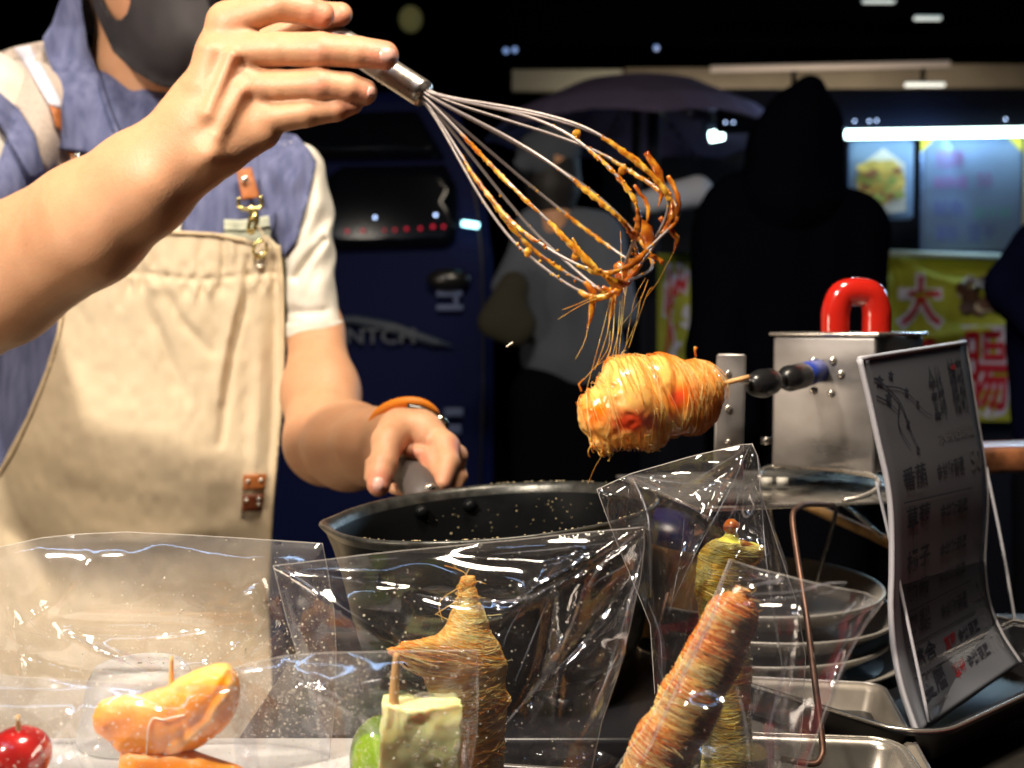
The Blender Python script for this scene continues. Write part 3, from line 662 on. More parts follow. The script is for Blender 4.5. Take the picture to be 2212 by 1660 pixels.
on_apron('apron_hem', strip(spline([(-86, 1122), (4, 1014), (62, 902), (102, 802), (126, 722), (136, 664)], 30), 8), M['apron_seam'], .0016)
on_apron('leather_tag', [(526, 1026), (576, 1024), (572, 1058), (524, 1060)], M['leather'], .003)
on_apron('leather_tag', [(524, 1070), (572, 1068), (566, 1104), (522, 1106)], M['leather_dark'], .003)
for x, y in ((536, 1040), (564, 1038), (532, 1082), (560, 1078), (560, 1090)):
    d = float(apd(np.array([float(x)]), np.array([float(y)]))[0]); v, f = sphere(P(x, y, d-.0035), (.0022, .0012, .0022), 7); mk('rivet', v, f, M['steel_rivet'], apron)
# grommet, ring and swivel clasp of the strap
def pring(name, x, y, d, rx, ry, r, m, ang=0, parent=None, yaw=0):
    a = np.arange(28)*2*math.pi/28; ca, sa = math.cos(ang), math.sin(ang); u = rx*np.cos(a); w = ry*np.sin(a)
    v, f = tube(P(x+u*ca-w*sa, y+u*sa+w*ca, d+yaw*np.cos(a)), r, 8, closed=True); mk(name, v, f, M[m], parent or vend)
dg = float(apd(np.array([560.]), np.array([562.]))[0])
pring('grommet', 560, 562, dg-.001, 10, 14, .0018, 'steel_rivet', parent=apron)
pring('hook_ring', 562, 538, dg-.006, 14, 18, .0017, 'brass', .4, yaw=.004)
dk = dg-.008
v, f = tube(P(*np.array(spline([(541, 448), (544, 462), (540, 478), (537, 494), (541, 504), (548, 500)], 16)).T, dk), [.0026]*6+[.002]*10, 10); mk('swivel_clasp', v, f, M['brass'], vend)
v, f = tube(P(*np.array(spline([(545, 452), (556, 468), (553, 486), (546, 500)], 12)).T, dk), .0021, 10); mk('swivel_clasp', v, f, M['brass'], vend)
v, f = join([sphere(P(542, 452, dk), (.004, .003, .004), 8), sphere(P(549, 470, dk), (.0045, .003, .005), 8)]); mk('swivel_joint', v, f, M['brass'], vend)
v, f = tube(P(*np.array(spline([(553, 484), (564, 500), (572, 520), (566, 545)], 10)).T, dk), .0009, 6); mk('cord', v, f, M['apron_seam'], vend)
v, f = tube(P(*np.array(spline([(516, 428), (515, 440), (520, 450), (540, 452), (562, 448), (566, 436), (562, 424)], 24)).T, dk-.001), .0021, 8); mk('strap_ring', v, f, M['brass'], vend)
# -- bracelet on the left wrist
def arc(x0, y0, pts): return pts
bt = spline([(800, 920), (816, 895), (845, 877), (880, 869), (915, 874), (938, 890), (944, 903)], 24)
wd = np.interp(np.linspace(0, 1, 24), [0, .3, .6, .9, 1], [9, 12, 12, 9, 5]); 
bd = .835-.012*np.sin(np.linspace(0, math.pi, 24)) + .01
vv = []; 
for i in range(24):
    t = np.gradient(bt, axis=0)[i]; t /= np.linalg.norm(t); nrm = np.array([-t[1], t[0]])
    for k, dz in ((-1, .004), (-.85, 0), (0, -.0015), (.85, 0), (1, .004), (0, .006)): q = bt[i]+nrm*wd[i]*k; vv.append(P(q[0], q[1], bd[i]+dz))
vv = np.array(vv); q = [(i*6+j, i*6+(j+1) % 6, (i+1)*6+(j+1) % 6, (i+1)*6+j) for i in range(23) for j in range(6)]+[tuple(range(6))[::-1], tuple(range(138, 144))]
bra = add_obj('bracelet', None, tuple(P(880, 900, .84)), vend); mk('band', vv, q, M['orange_rubber'], bra)
v, f = tube(P(*np.array(spline([(812, 906), (799, 930), (793, 955), (794, 975), (801, 990)], 16)).T, np.linspace(.838, .85, 16)), .0014, 8); mk('cord', v, f, M['black_plastic'], bra)
v, f = tube(P(*np.array(spline([(880, 880), (910, 886), (935, 900), (948, 916)], 16)).T, .826), .0032, 8); mk('cord', v, f, M['black_plastic'], bra)
v, f = sphere(P(950, 911, .824), (.0055, .004, .0055), 8); mk('clasp', v, f, M['steel_rivet'], bra)
v, f = sphere(P(958, 918, .828), (.0042, .004, .0055), 8); mk('clasp', v, f, M['black_plastic'], bra)

# ================================================================== WHISK
E0 = P(915, 204, .700); dirp = P(600, 1, .700+.045)-E0                 # axis towards the grip
ax = -dirp/np.linalg.norm(dirp)
wh = thing('whisk', 'steel balloon whisk coated in hardened caramel, held up above the pot', 'whisk', P(915, 204, .7))
L0 = .135
v, f = tube([E0+ax*s for s in (-L0-.004, -L0, -.07, -.002, 0, .001, -.002)], [.006, .0086, .0089, .0089, .0086, .0078, .0070], 28); mk('handle', v, f, M['whisk_steel'], wh)
for s in (-.030, -.034): v, f = tube([E0+ax*(s-.0004), E0+ax*s, E0+ax*(s+.0004)], [.0089, .0093, .0089], 28); mk('handle_groove', v, f, M['whisk_steel'], wh)
TIP = P(1404, 548, .655); wa = TIP-E0; LW = np.linalg.norm(wa); wa /= LW
u1 = np.cross(wa, [0, 0, 1]); u1 /= np.linalg.norm(u1); u2 = np.cross(wa, u1)
# half-profile of one wire loop: distance along the axis, distance from the axis
prof = spline([(0, .05), (.12, .22), (.28, .50), (.45, .78), (.62, .97), (.78, 1.0), (.90, .95), (.97, .82), (1.0, .52), (1.005, 0)], 40)
CAR = []; WP = []
RB = .0465
def a_k(k): return math.pi*k/6+.22
def loop_pts(k, sgn):
    a = math.pi*k/6+.22; R = RB*(1-.035*k % .12); e = u1*math.cos(a)+u2*math.sin(a)
    return np.array([E0+wa*(s*LW*(1-.012*k)-.001)+e*sgn*max(r*R, .0042 if s < .05 else 0) for s, r in prof])
for k in range(6):
    p1 = loop_pts(k, 1); p2 = loop_pts(k, -1)[::-1]; full = np.vstack([p1, p2[1:]])
    sh = (u1*math.cos(a_k(k)+1.57)+u2*math.sin(a_k(k)+1.57))*(.015*math.cos(2.1*k+.5))-np.array([0, 0, 1.])*.004; tt = np.clip(((full-E0) @ wa)/LW, 0, 1.1); full = full+(tt**4)[:, None]*sh
    full = full+noise(full*14, k)[:, None]*.0012*np.array([1, .6, -1])
    v, f = tube(full, .00098, 8); mk('wire', v, f, M['wire_steel'], wh); WP.append(full)
# caramel on the wires
def coat(pl, i0, i1, r, m, drip=None, nm='caramel_coating', seed=0):
    q = pl[i0:i1]; n = max(8, (i1-i0)*6); q = spline(q, n); s = np.linspace(0, 1, n)
    rr = .72*r*(.45+.55*np.sin(s*math.pi))*(1+.3*noise(np.stack([s*14+seed, s*0, s*0], -1), seed))+.0007
    q = q+np.array([0, 0, -1.])*(rr-.0008)[:, None]*.7
    v, f = tube(q, rr, 9); v = v+noise(v*420, seed)[:, None]*.0005; mk(nm, v, f, M[m], wh)
for k, (a, b, r, m) in enumerate([(12, 20, .0010, 'caramel'), (20, 32, .0020, 'caramel'), (30, 37, .0026, 'caramel_dark'), (46, 56, .0012, 'caramel'), (8, 14, .0010, 'caramel')]):
    coat(WP[0], a, b, r, m, seed=k)
for i, w in enumerate(WP[1:]):
    if i % 2 == 0: coat(w, 9+2*i, 22+i, .0010, 'caramel', seed=20+i)
    coat(w, 25+i, 34, .0013+.0006*(i % 3), 'caramel', seed=30+i); coat(w, 33, 39, .0020, 'caramel_dark', seed=40+i)
    if i != 2: coat(w, 42, 49, .0014+.0004*(i % 2), 'caramel_dark', seed=60+i)
    coat(w, 47, 62-i, .0009+.0004*(i % 3), 'caramel', seed=50+i)
# beads of sugar on the wires
bl = []
for i, w in enumerate(WP):
    for j in range(46):
        s = RNG.uniform(12, 62); q = w[int(s)]+(w[int(s)+1]-w[int(s)])*(s % 1); r = RNG.uniform(.0005, .0011); bl.append(sphere(q+RNG.normal(0, .0007, 3), (r, r, r*1.1), 4))
v, f = join(bl); stuff(mk('sugar_beads', v, f, M['caramel'], wh))
# drips hanging from the loops
for n_, (pts, r) in enumerate([([(1372, 470), (1395, 500), (1402, 535), (1392, 560)], .0038), ([(1330, 570), (1345, 590), (1342, 612), (1335, 640)], .0044), ([(1262, 610), (1280, 635), (1277, 680), (1268, 712)], .0022),
                      ([(1300, 620), (1325, 640), (1322, 670), (1312, 712)], .0020), ([(1395, 330), (1420, 370), (1430, 415), (1420, 450)], .0027), ([(1443, 380), (1464, 425), (1462, 462), (1448, 490)], .0020),
                      ([(1425, 470), (1455, 505), (1462, 520), (1455, 545)], .0026), ([(1390, 545), (1425, 562), (1432, 575)], .0022), ([(1370, 400), (1396, 440), (1400, 470), (1385, 505)], .0016)]):
    q = np.array(spline(pts, 20)); rr = r*np.interp(np.linspace(0, 1, 20), [0, .35, .7, 1], [.6, 1, .7, .12])*(1+.25*noise(np.stack([np.linspace(0, 6, 20)+n_, np.zeros(20), np.zeros(20)], -1)))
    v, f = tube(P(q[:, 0], q[:, 1], .662), rr, 10); v = v+noise(v*300, n_)[:, None]*.0006; mk('caramel_drip', v, f, M['caramel_dark'], wh)
for x, y in ((1243, 555), (1140, 545), (1245, 290), (1345, 368)):
    v, f = sphere(P(x, y, .664), (.0024, .0022, .003), 7); v += noise(v*500)[:, None]*.0008; mk('caramel_drip', v, f, M['caramel'], wh)
v, f = tube(P(*np.array(spline([(1236, 515), (1245, 530), (1242, 552)], 8)).T, .664), .0007, 6); mk('caramel_drip', v, f, M['caramel'], wh)

# ================================================================== COUNTER
ctr = thing('counter', 'dark steel stall counter under the pot and the bagged sweets', 'counter', (0, .6, 0))
v, f = box((-.5, .445, CT-.02), (.84, .31, .04), bev=.004); mk('counter_top', v, f, M['counter'], ctr)
v, f = box((.485, .60, CT-.02), (1.12, .62, .04), bev=.004); mk('counter_top', v, f, M['counter'], ctr)
v, f = box((-.5, .445, .48), (.80, .27, .94)); mk('counter_front', v, f, M['steel_dark'], ctr)
v, f = box((.485, .60, .48), (1.08, .58, .94)); mk('counter_front', v, f, M['steel_dark'], ctr)
# ================================================================== POT
pc = P(1066, 1105, .655); PR = .0985
RP = rot('Y', -4.3) @ rot('X', 0)
def spout(a, z): 
    d = math.atan2(math.sin(a-math.radians(184)), math.cos(a-math.radians(184))); return 1+.050*math.exp(-(d/.16)**2)*max(0, 1+z/.035)
prof = [(.001, -.088), (.070, -.088), (.079, -.084), (.0835, -.076), (.0880, -.055), (.0912, -.030), (.0935, -.012), (.0952, -.004), (.0975, -.0005), (.0985, .0012), (.0975, .0026), (.0958, .0022), (.0942, 0), (.0925, -.004), (.0905, -.014), (.0885, -.030), (.085, -.055), (.080, -.076), (.072, -.082), (.001, -.083)]
v, q = lathe(prof, 120, spout); pot = thing('saucepan', 'black nonstick saucepan with a pouring lip, crusted with sugar, held by its grey handle', 'pot', tuple(pc+np.array([0, 0, -.088])))
mi = np.repeat([0]*6+[0]+[1]*6+[0]*6, 120)
mk('pan_body', xf(v, RP, pc), q, None, pot, mats=[M['pot'], M['pot_rim']], mi=mi)
hp = np.array([P(921, 1092, .770), P(913, 1064, .780), P(896, 1036, .800), P(879, 1010, .835), P(866, 985, .87), P(858, 966, .90)])
hs = spline(hp, 24); v, f = tube(hs, np.interp(np.linspace(0, 1, 24), [0, .1, .5, .9, 1], [.0105, .0128, .0132, .0118, .006]), 24); mk('pan_handle', v, f, M['handle'], pot)
v, f = sphere(P(928, 1052, .768), (.0042, .003, .0026), 8); mk('handle_screw', v, f, M['steel_bright'], pot)
_v, _q = lathe(prof, 120, spout); POTB = caster(bvh(xf(_v, RP, pc), _q), .001)
for x, y in ((911, 1106), (1015, 1093)):
    v, f = sphere(P(x, y, POTB(np.array([float(x)]), np.array([float(y)]))[0]), (.0050, .0048, .0046), 12); mk('rivet', v, f, M['pot'], pot)
sg = []
for i in range(120):
    a = RNG.uniform(.1, 2.2); z = -.006-.05*RNG.rand()**1.3; r = np.interp(z, [-.055, -.03, -.014, -.004], [.085, .0885, .0905, .0925])-.0003; a += .25*noise(np.array([a*4, z*60, 0.]))*.6
    s = RNG.uniform(.0002, .00055)*(2.0 if RNG.rand() < .04 else 1); sg.append(sphere(xf([[r*math.cos(a), r*math.sin(a), z]], RP, pc)[0], s, 3))
for i in range(90):
    a = RNG.uniform(-2.4, .3) if RNG.rand() < .7 else RNG.uniform(.6, 1.6); s = RNG.uniform(.0002, .0006); sg.append(sphere(xf([[.0972*math.cos(a), .0972*math.sin(a), .0028]], RP, pc)[0], (s*1.6, s, s*.7), 3))
v, f = join(sg); stuff(mk('sugar_splashes', v, f, mat('crystal_sugar', (.42, .34, .20), .25, coat=.5, var=.5, vscale=200), pot))
# burner below
sb = thing('gas_burner', 'low black gas burner under the saucepan', 'burner', (pc[0]+.01, pc[1], CT))
bz = pc[2]-.088
v, f = box((pc[0], pc[1], (CT+bz-.012)/2), (.26, .2, max(.006, bz-.012-CT)), bev=.003); mk('burner_body', v, f, M['black'], sb)
for a in range(4):
    c, s = math.cos(a*math.pi/2+.5), math.sin(a*math.pi/2+.5); v, f = tube([(pc[0]+c*.03, pc[1]+s*.03, bz-.004), (pc[0]+c*.085, pc[1]+s*.085, bz-.004)], .0035, 8); mk('pan_support', v, f, M['black'], sb)

# ================================================================== SPUN SUGAR SWEETS
def spun(name, label, axis, core, vox, d0, mcore, mthread, n, turns=(.7, 1.6), wobble=5, tilt=10, rad=.00017, lift=.0006, loose=30, group=None, skew=None, balls=(), dirn=None, hood=.15, bare=(), bands=()):
    """fruit on a stick wrapped in thousands of hair-thin sugar threads; axis is (x,y,d) picture points"""
    v, q, px = organic(core, vox, d0, 20); v += noise(v*260)[:, None]*.0006
    ax_ = spline([tuple(P(*a)) for a in axis], 60); o = thing(name, label, 'candied fruit', tuple(ax_[0]), group)
    cp_ = [P(b[0], b[1], b[2]) for b in bare]; pa = [np.zeros(len(v)), np.zeros(len(v))]
    for b, c in zip(bare, cp_):
        dx = (v-c) @ RT*F/b[2]/b[3]; dz = (v-c) @ UP*F/b[2]/b[4]; g = np.clip(1.5-1.25*np.sqrt(dx*dx+dz*dz)+.35*noise(v*150), 0, 1); pa[b[5]] = np.maximum(pa[b[5]], g)
    tree = bvh(v, q); mk('fruit_core', v, q, mcore, o, attr={'red': pa[0], 'orange': pa[1]}); t_, U, B = frames(ax_)
    parts = []; rs = RNG; tone = []
    def surf(s, th):
        i = s*(59); k = min(58, max(0, int(i))); w = i-k; c = ax_[k]*(1-w)+ax_[k+1]*w; dr = U[k]*math.cos(th)+B[k]*math.sin(th)
        h = tree.ray_cast(Vector(c+dr*.12), Vector(-dr), .12); r = .12-h[3] if h[0] is not None else .002
        return c, dr, r
    for i in range(n):
        s0 = rs.uniform(-.01, 1.01); th0 = rs.uniform(0, 6.28); tr = rs.uniform(*turns); m = int(18*tr)+8; sl = rs.normal(0, .018); am = rs.uniform(0, tilt)/1000./max(.05, np.linalg.norm(ax_[-1]-ax_[0])); ph = rs.uniform(0, 6.28)
        pts = []; lf = lift*rs.rand(); prev = None
        for j in range(m):
            u = j/(m-1); th = th0+tr*6.283*u; s = s0+sl*u+am*math.sin(th+ph); s = min(1, max(0, s)); c, dr, r = surf(s, th)
            if prev is not None: r = max(r, prev*(1-hood))       # threads bridge the hollows between the fruits
            prev = r; pts.append(c+dr*(r+rad+lf+.0003*rs.rand()))
        if bare:
            A3 = np.array(pts); hit = False
            for b, c in zip(bare, cp_):
                dx = (A3-c) @ RT*F/b[2]/b[3]; dz = (A3-c) @ UP*F/b[2]/b[4]; fr = ((A3-c) @ FW) < .003
                if ((dx*dx+dz*dz < .8) & fr).any(): hit = True
            if hit and rs.rand() < .88: continue
        tb = tube(np.array(pts), rad*rs.uniform(.6, 1.35)*(1.7 if rs.rand() < .05 else 1), 3, cap=False); parts.append(tb); tone += [rs.uniform(-.5, .5)-(rs.uniform(0, .5) if any(a_ < s0 < b_ for a_, b_ in bands) else 0)]*len(tb[0])
    for i in range(loose):
        s0 = rs.uniform(0, 1); th = rs.uniform(0, 6.28); c, dr, r = surf(s0, th); side = np.cross(dr, t_[30]); L = rs.uniform(.002, .007)
        p0 = c+dr*r; e = p0+dr*L*rs.uniform(.1, .6)+side*L*rs.normal()+t_[30]*L*.4*rs.normal(); pts = spline([p0, (p0+e)/2+dr*L*.35*rs.rand(), e], 8); tb = tube(pts, rad*.7, 3, cap=False); parts.append(tb); tone += [.3]*len(tb[0])
    V, Q = join3(parts); stuff(mk('sugar_threads', V, Q, mthread, o, attr={'tone': np.array(tone)})); return o, surf, tree

def pulp_mat():
    m, nt, N, L, b = new_mat('glazed_fruit'); n = N.new('ShaderNodeTexNoise'); n.inputs['Scale'].default_value = 60; n.inputs['Detail'].default_value = 4; L.new(coords(N, L), n.inputs['Vector'])
    mx = N.new('ShaderNodeMix'); mx.data_type = 'RGBA'; L.new(n.outputs[0], mx.inputs[0]); mx.inputs[6].default_value = (.90, .34, .05, 1); mx.inputs[7].default_value = (.98, .68, .22, 1); cur = mx.outputs[2]
    for nm, c in (('orange', (.95, .22, .005, 1)), ('red', (.72, .07, .02, 1))):
        a = N.new('ShaderNodeAttribute'); a.attribute_name = nm; x = N.new('ShaderNodeMix'); x.data_type = 'RGBA'; L.new(a.outputs['Fac'], x.inputs[0]); L.new(cur, x.inputs[6]); x.inputs[7].default_value = c; cur = x.outputs[2]
    L.new(cur, b.inputs['Base Color']); b.inputs['Roughness'].default_value = .25; b.inputs['Coat Weight'].default_value = .9; b.inputs['Subsurface Weight'].default_value = .3; b.inputs['Subsurface Radius'].default_value = (1, .4, .1); b.inputs['Subsurface Scale'].default_value = .006
    bp = N.new('ShaderNodeBump'); bp.inputs['Strength'].default_value = .4; bp.inputs['Distance'].default_value = .0015; L.new(n.outputs[0], bp.inputs['Height']); L.new(bp.outputs[0], b.inputs['Normal']); return m
# the fruit turning on the machine under the whisk
ax0 = [(1262, 915, .640), (1360, 880, .640), (1450, 862, .645), (1545, 838, .655)]
c0 = [(1314, 890, .640, 64, 1358, 866, .640, 99, 12), (1345, 920, .640, 50, 1400, 920, .640, 52, 20), (1424, 842, .644, 76, 1440, 872, .644, 72, 6), (1498, 846, .650, 66, 1492, 880, .650, 58, 6), (1520, 860, .652, 34, 1525, 880, .652, 30, 14),
      (1300, 950, .640, 28, 1310, 962, .640, 22, 12), (1272, 880, .640, 24, 1278, 912, .640, 26, 14),
      (1388, 770, .628, 9, 1432, 880, .617, 10, 16, 1, -1), (1432, 880, .617, 10, 1440, 970, .628, 9, 16, 1, -1), (1462, 770, .634, 9, 1466, 860, .624, 9, 14, 1, -1), (1466, 860, .624, 9, 1490, 950, .634, 8, 14, 1, -1)]
o0, s0_, t0_ = spun('spun_sugar_skewer', 'freshly spun orange and red fruit skewer turning on the machine, threads falling from the whisk', ax0, c0, 4, .64, pulp_mat(), M['sugar_orange'], 470, (.2, .7), tilt=9, rad=.00019, lift=.0012, loose=60, hood=.04, bare=((1288, 895, .625, 36, 42, 1), (1366, 912, .62, 66, 34, 0), (1474, 862, .625, 46, 42, 1), (1466, 858, .625, 24, 26, 0)))
pts = P(*np.array(spline([(1500, 858), (1555, 832), (1618, 815)], 8)).T, .66); v, f = tube(pts, .0016, 10); mk('skewer', v, f, M['bamboo'], o0)
# molten drip end with loops
pp = []
for i in range(16):
    c = np.array([1303+RNG.normal(0, 9), 968+RNG.normal(0, 9)]); a0 = RNG.uniform(0, 6.28); r = RNG.uniform(6, 15); a = np.linspace(a0, a0+RNG.uniform(3, 6), 16)
    pp.append(tube(P(c[0]+r*np.cos(a)*.8, c[1]+r*np.sin(a), .638+.003*np.sin(a*1.3)), .00035, 5))
v, f = join(pp); stuff(mk('sugar_loops', v, f, M['sugar_gold'], o0))
v, f = tube(P(*np.array([(1256, 846), (1250, 830), (1262, 818)]).T, .64), [.0007, .0006, .0003], 6); mk('sugar_spike', v, f, M['caramel'], o0)
v, f = tube(P(*np.array([(1503, 772), (1501, 758), (1503, 750)]).T, .65), [.0008, .0008, .0014], 6); mk('sugar_spike', v, f, M['caramel_dark'], o0)
# falling strands between whisk and fruit
pp = []
for (a, b, c) in [((1320, 640), (1300, 720), (1268, 838)), ((1322, 645), (1312, 720), (1285, 800)), ((1345, 640), (1340, 700), (1322, 775)), ((1328, 655), (1322, 740), (1300, 800)), ((1362, 560), (1348, 660), (1336, 770)),
                  ((1395, 600), (1370, 650), (1352, 745)), ((1410, 620), (1396, 640), (1358, 752)), ((1400, 605), (1382, 650), (1345, 700)), ((1318, 715), (1310, 760), (1262, 820)), ((1272, 700), (1262, 740), (1243, 776)),
                  ((1455, 545), (1420, 610), (1398, 640)), ((1340, 500), (1344, 600), (1350, 640)), ((1340, 650), (1335, 720), (1330, 770)), ((1330, 640), (1318, 760), (1290, 790)), ((1385, 640), (1372, 700), (1342, 770)),
                  ((1300, 985), (1285, 1010), (1270, 1045)), ((1215, 670), (1260, 652), (1312, 628)), ((1205, 690), (1255, 660), (1300, 640))]:
    q = np.array(spline([a, b, c], 14)); pp.append(tube(P(q[:, 0], q[:, 1], np.linspace(.660, .645, 14)), .00014, 4))
v, f = join(pp); tag(mk('sugar_strand', v, f, M['sugar_gold']), 'thin falling sugar strands between the whisk and the turning fruit', 'sugar strands', kind='stuff')
v, f = tube(P(*np.array([(1094, 750), (1108, 740)]).T, .64), .0006, 5); tag(mk('sugar_fleck', v, f, M['speck']), 'tiny bright sugar fleck falling in the dark left of the grey top', 'sugar fleck')

# the spun sticks standing in front
ax1 = [(1020, 1800, .485), (1022, 1660, .485), (1010, 1540, .485), (985, 1440, .485), (1000, 1370, .485), (1012, 1310, .485), (1010, 1248, .485)]
c1 = [(1020, 1800, .485, 60, 1022, 1640, .485, 60, 14), (1022, 1620, .485, 62, 1018, 1560, .485, 68, 14), (1012, 1520, .485, 76, 1004, 1450, .485, 80, 14), (1080, 1505, .485, 16, 1094, 1512, .485, 8, 10), (1040, 1440, .485, 48, 1040, 1410, .485, 42, 14),
      (960, 1425, .482, 56, 880, 1410, .480, 22, 16), (880, 1410, .480, 20, 845, 1408, .480, 8, 10), (1005, 1400, .485, 64, 1012, 1345, .485, 36, 16), (1012, 1345, .485, 34, 1010, 1292, .485, 17, 14), (1010, 1292, .485, 15, 1009, 1256, .485, 10, 8)]
o1, s1_, t1_ = spun('spun_sugar_stick', 'tall golden spun sugar stick with a pointed curl, middle of the picture', ax1, c1, 3.5, .485, mat('amber_core', (.85, .36, .08), .35, sss=.3, var=.5, vscale=45, vcol=(.62, .08, .03)), M['sugar_gold'], 1500, (.5, 1.5), tilt=7, rad=.00020, lift=.0009, loose=60, bands=((.30, .40), (.50, .62), (.70, .76)))
pp = []
for i in range(70):
    u = RNG.uniform(0, 1); y = 1252+110*u; w = 14+22*u; sd = random.choice((-1, 1)); x = 1010+sd*w*RNG.uniform(.6, 1.05); r = RNG.uniform(3, 8); a = np.linspace(0, RNG.uniform(3.5, 6.2), 12)+RNG.uniform(0, 6)
    pp.append(tube(P(x+r*np.cos(a), y+r*np.sin(a), .482+.002*np.sin(a)), .00016, 4))
for a, b, c in [((1012, 1256), (1000, 1235), (960, 1222)), ((1005, 1248), (1012, 1232), (1022, 1222)), ((1014, 1262), (1030, 1256), (1050, 1262)), ((990, 1270), (950, 1300), (955, 1340)), ((985, 1300), (960, 1315), (940, 1328)), ((1000, 1236), (985, 1228), (978, 1214))]:
    q = np.array(spline([a, b, c], 12)); pp.append(tube(P(q[:, 0], q[:, 1], .483), .00016, 4))
v, f = join(pp); stuff(mk('sugar_curls', v, f, M['sugar_gold'], o1))
ax3 = [(1330, 1800, .43), (1390, 1700, .43), (1450, 1600, .43), (1500, 1500, .43), (1552, 1400, .43), (1588, 1318, .43), (1606, 1272, .43)]
c3 = [(1340, 1790, .43, 62, 1400, 1690, .43, 62, 12), (1418, 1640, .43, 62, 1440, 1600, .43, 66, 12), (1472, 1560, .43, 62, 1492, 1510, .43, 66, 12), (1512, 1470, .43, 58, 1540, 1420, .43, 60, 12), (1556, 1385, .43, 55, 1580, 1336, .43, 54, 12)]
o3, s3_, t3_ = spun('spun_sugar_stick', 'leaning red strawberry stick tightly wound with golden sugar, in the right front bag', ax3, c3, 3.5, .43, M['fruit_red'], M['sugar_red'], 1050, (.5, 1.5), tilt=4, rad=.00020, lift=.0008, loose=70, bands=((.08, .17), (.27, .37), (.46, .56), (.62, .72), (.80, .93)))
ax2 = [(1560, 1760, .56), (1572, 1600, .56), (1568, 1480, .56), (1555, 1360, .56), (1570, 1250, .56), (1580, 1170, .56)]
c2 = [(1560, 1760, .56, 52, 1572, 1620, .56, 50, 12), (1572, 1590, .56, 46, 1575, 1480, .56, 42, 12), (1572, 1450, .56, 48, 1560, 1330, .56, 44, 12), (1562, 1280, .56, 56, 1566, 1220, .56, 56, 14), (1600, 1200, .56, 34, 1622, 1196, .556, 24, 12), (1574, 1190, .56, 34, 1578, 1160, .56, 14, 12), (1590, 1160, .56, 6, 1578, 1140, .56, 6, 4)]
o2, s2_, t2_ = spun('spun_sugar_stick', 'green-yellow grape stick wound in sugar with an amber bead on top, behind the strawberry stick', ax2, c2, 3.5, .56, mat('green_core', (.60, .58, .08), .35, sss=.3, var=.3, vscale=60), M['sugar_yellow'], 1100, (.5, 1.4), tilt=7, rad=.0002, lift=.001, loose=40)
v, f = sphere(P(1580, 1137, .558), (.0040, .0038, .0036), 12); v += noise(v*300)[:, None]*.0008; mk('sugar_bead', v, f, M['caramel_dark'], o2)
v, f = tube(P(*np.array(spline([(1600, 1172), (1625, 1182), (1640, 1198), (1634, 1214), (1612, 1218)], 12)).T, .553), .0016, 8); mk('sugar_lip', v, f, M['caramel'], o2)

# ---- fresh fruit sticks in front
def tangerine_mat():
    m, nt, N, L, b = new_mat('tangerine_flesh')
    n = N.new('ShaderNodeTexNoise'); n.inputs['Scale'].default_value = 90; n.inputs['Detail'].default_value = 4; L.new(coords(N, L, (.4, 1, 1)), n.inputs['Vector'])
    cr = N.new('ShaderNodeValToRGB'); cr.color_ramp.elements[0].position = .3; cr.color_ramp.elements[0].color = (.86, .21, .002, 1); cr.color_ramp.elements[1].position = .68; cr.color_ramp.elements[1].color = (.95, .35, .007, 1)
    L.new(n.outputs[0], cr.inputs[0]); at = N.new('ShaderNodeAttribute'); at.attribute_name = 'pith'
    p = N.new('ShaderNodeTexNoise'); p.inputs['Scale'].default_value = 160; p.inputs['Detail'].default_value = 5; L.new(coords(N, L, (1, 1, .3)), p.inputs['Vector'])
    ml = N.new('ShaderNodeMath'); ml.operation = 'MULTIPLY'; L.new(at.outputs['Fac'], ml.inputs[0]); L.new(p.outputs[0], ml.inputs[1])
    m2 = N.new('ShaderNodeMath'); m2.operation = 'MULTIPLY'; m2.inputs[1].default_value = 1.7; m2.use_clamp = True; L.new(ml.outputs[0], m2.inputs[0])
    mx = N.new('ShaderNodeMix'); mx.data_type = 'RGBA'; L.new(m2.outputs[0], mx.inputs[0]); L.new(cr.outputs[0], mx.inputs[6]); mx.inputs[7].default_value = (.90, .62, .28, 1); L.new(mx.outputs[2], b.inputs['Base Color'])
    b.inputs['Roughness'].default_value = .5; b.inputs['Coat Weight'].default_value = .08; b.inputs['Subsurface Weight'].default_value = .35; b.inputs['Subsurface Radius'].default_value = (1, .4, .05); b.inputs['Subsurface Scale'].default_value = .006
    bp = N.new('ShaderNodeBump'); bp.inputs['Strength'].default_value = .5; bp.inputs['Distance'].default_value = .001; L.new(n.outputs[0], bp.inputs['Height']); L.new(bp.outputs[0], b.inputs['Normal']); return m
TM = tangerine_mat()
def pillow(outline, d, T, w, st, wav=0.0):
    v, f = fill(outline, st); ol = np.asarray(outline, float); e = np.full(len(v), 1e9)
    for i in range(len(ol)):
        dd, _ = seg_dist(v[:, 0], v[:, 1], [ol[i], ol[(i+1) % len(ol)]]); e = np.minimum(e, dd)
    h = T*np.sqrt(np.clip(1-(1-np.minimum(e/w, 1))**2, 0, 1)); n = len(v); bd = set(a for a, b in border(f))
    hv = h*(1+wav*noise2(v[:, 0]/40, v[:, 1]/40, 2)); V1 = P(v[:, 0], v[:, 1], d-hv); V2 = P(v[:, 0], v[:, 1], d+h)
    ed = border(f); side = np.array([[(b, a, a+n), (b, a+n, b+n)] for a, b in ed]).reshape(-1, 3)
    return np.concatenate([V1, V2]), np.concatenate([f, f[:, ::-1]+n, side]), np.concatenate([v, v])
def pick(o, pts, d, r0, r1, nm='pick'):
    q = spline(pts, 12); v, f = tube(P(q[:, 0], q[:, 1], d), np.linspace(r0, r1, 12), 12); mk(nm, v, f, M['bamboo'], o)
o = thing('tangerine_stick', 'pick with orange tangerine segments, the largest arched over the white cup', 'fruit stick', tuple(P(370, 1800, .42)))
D = .42
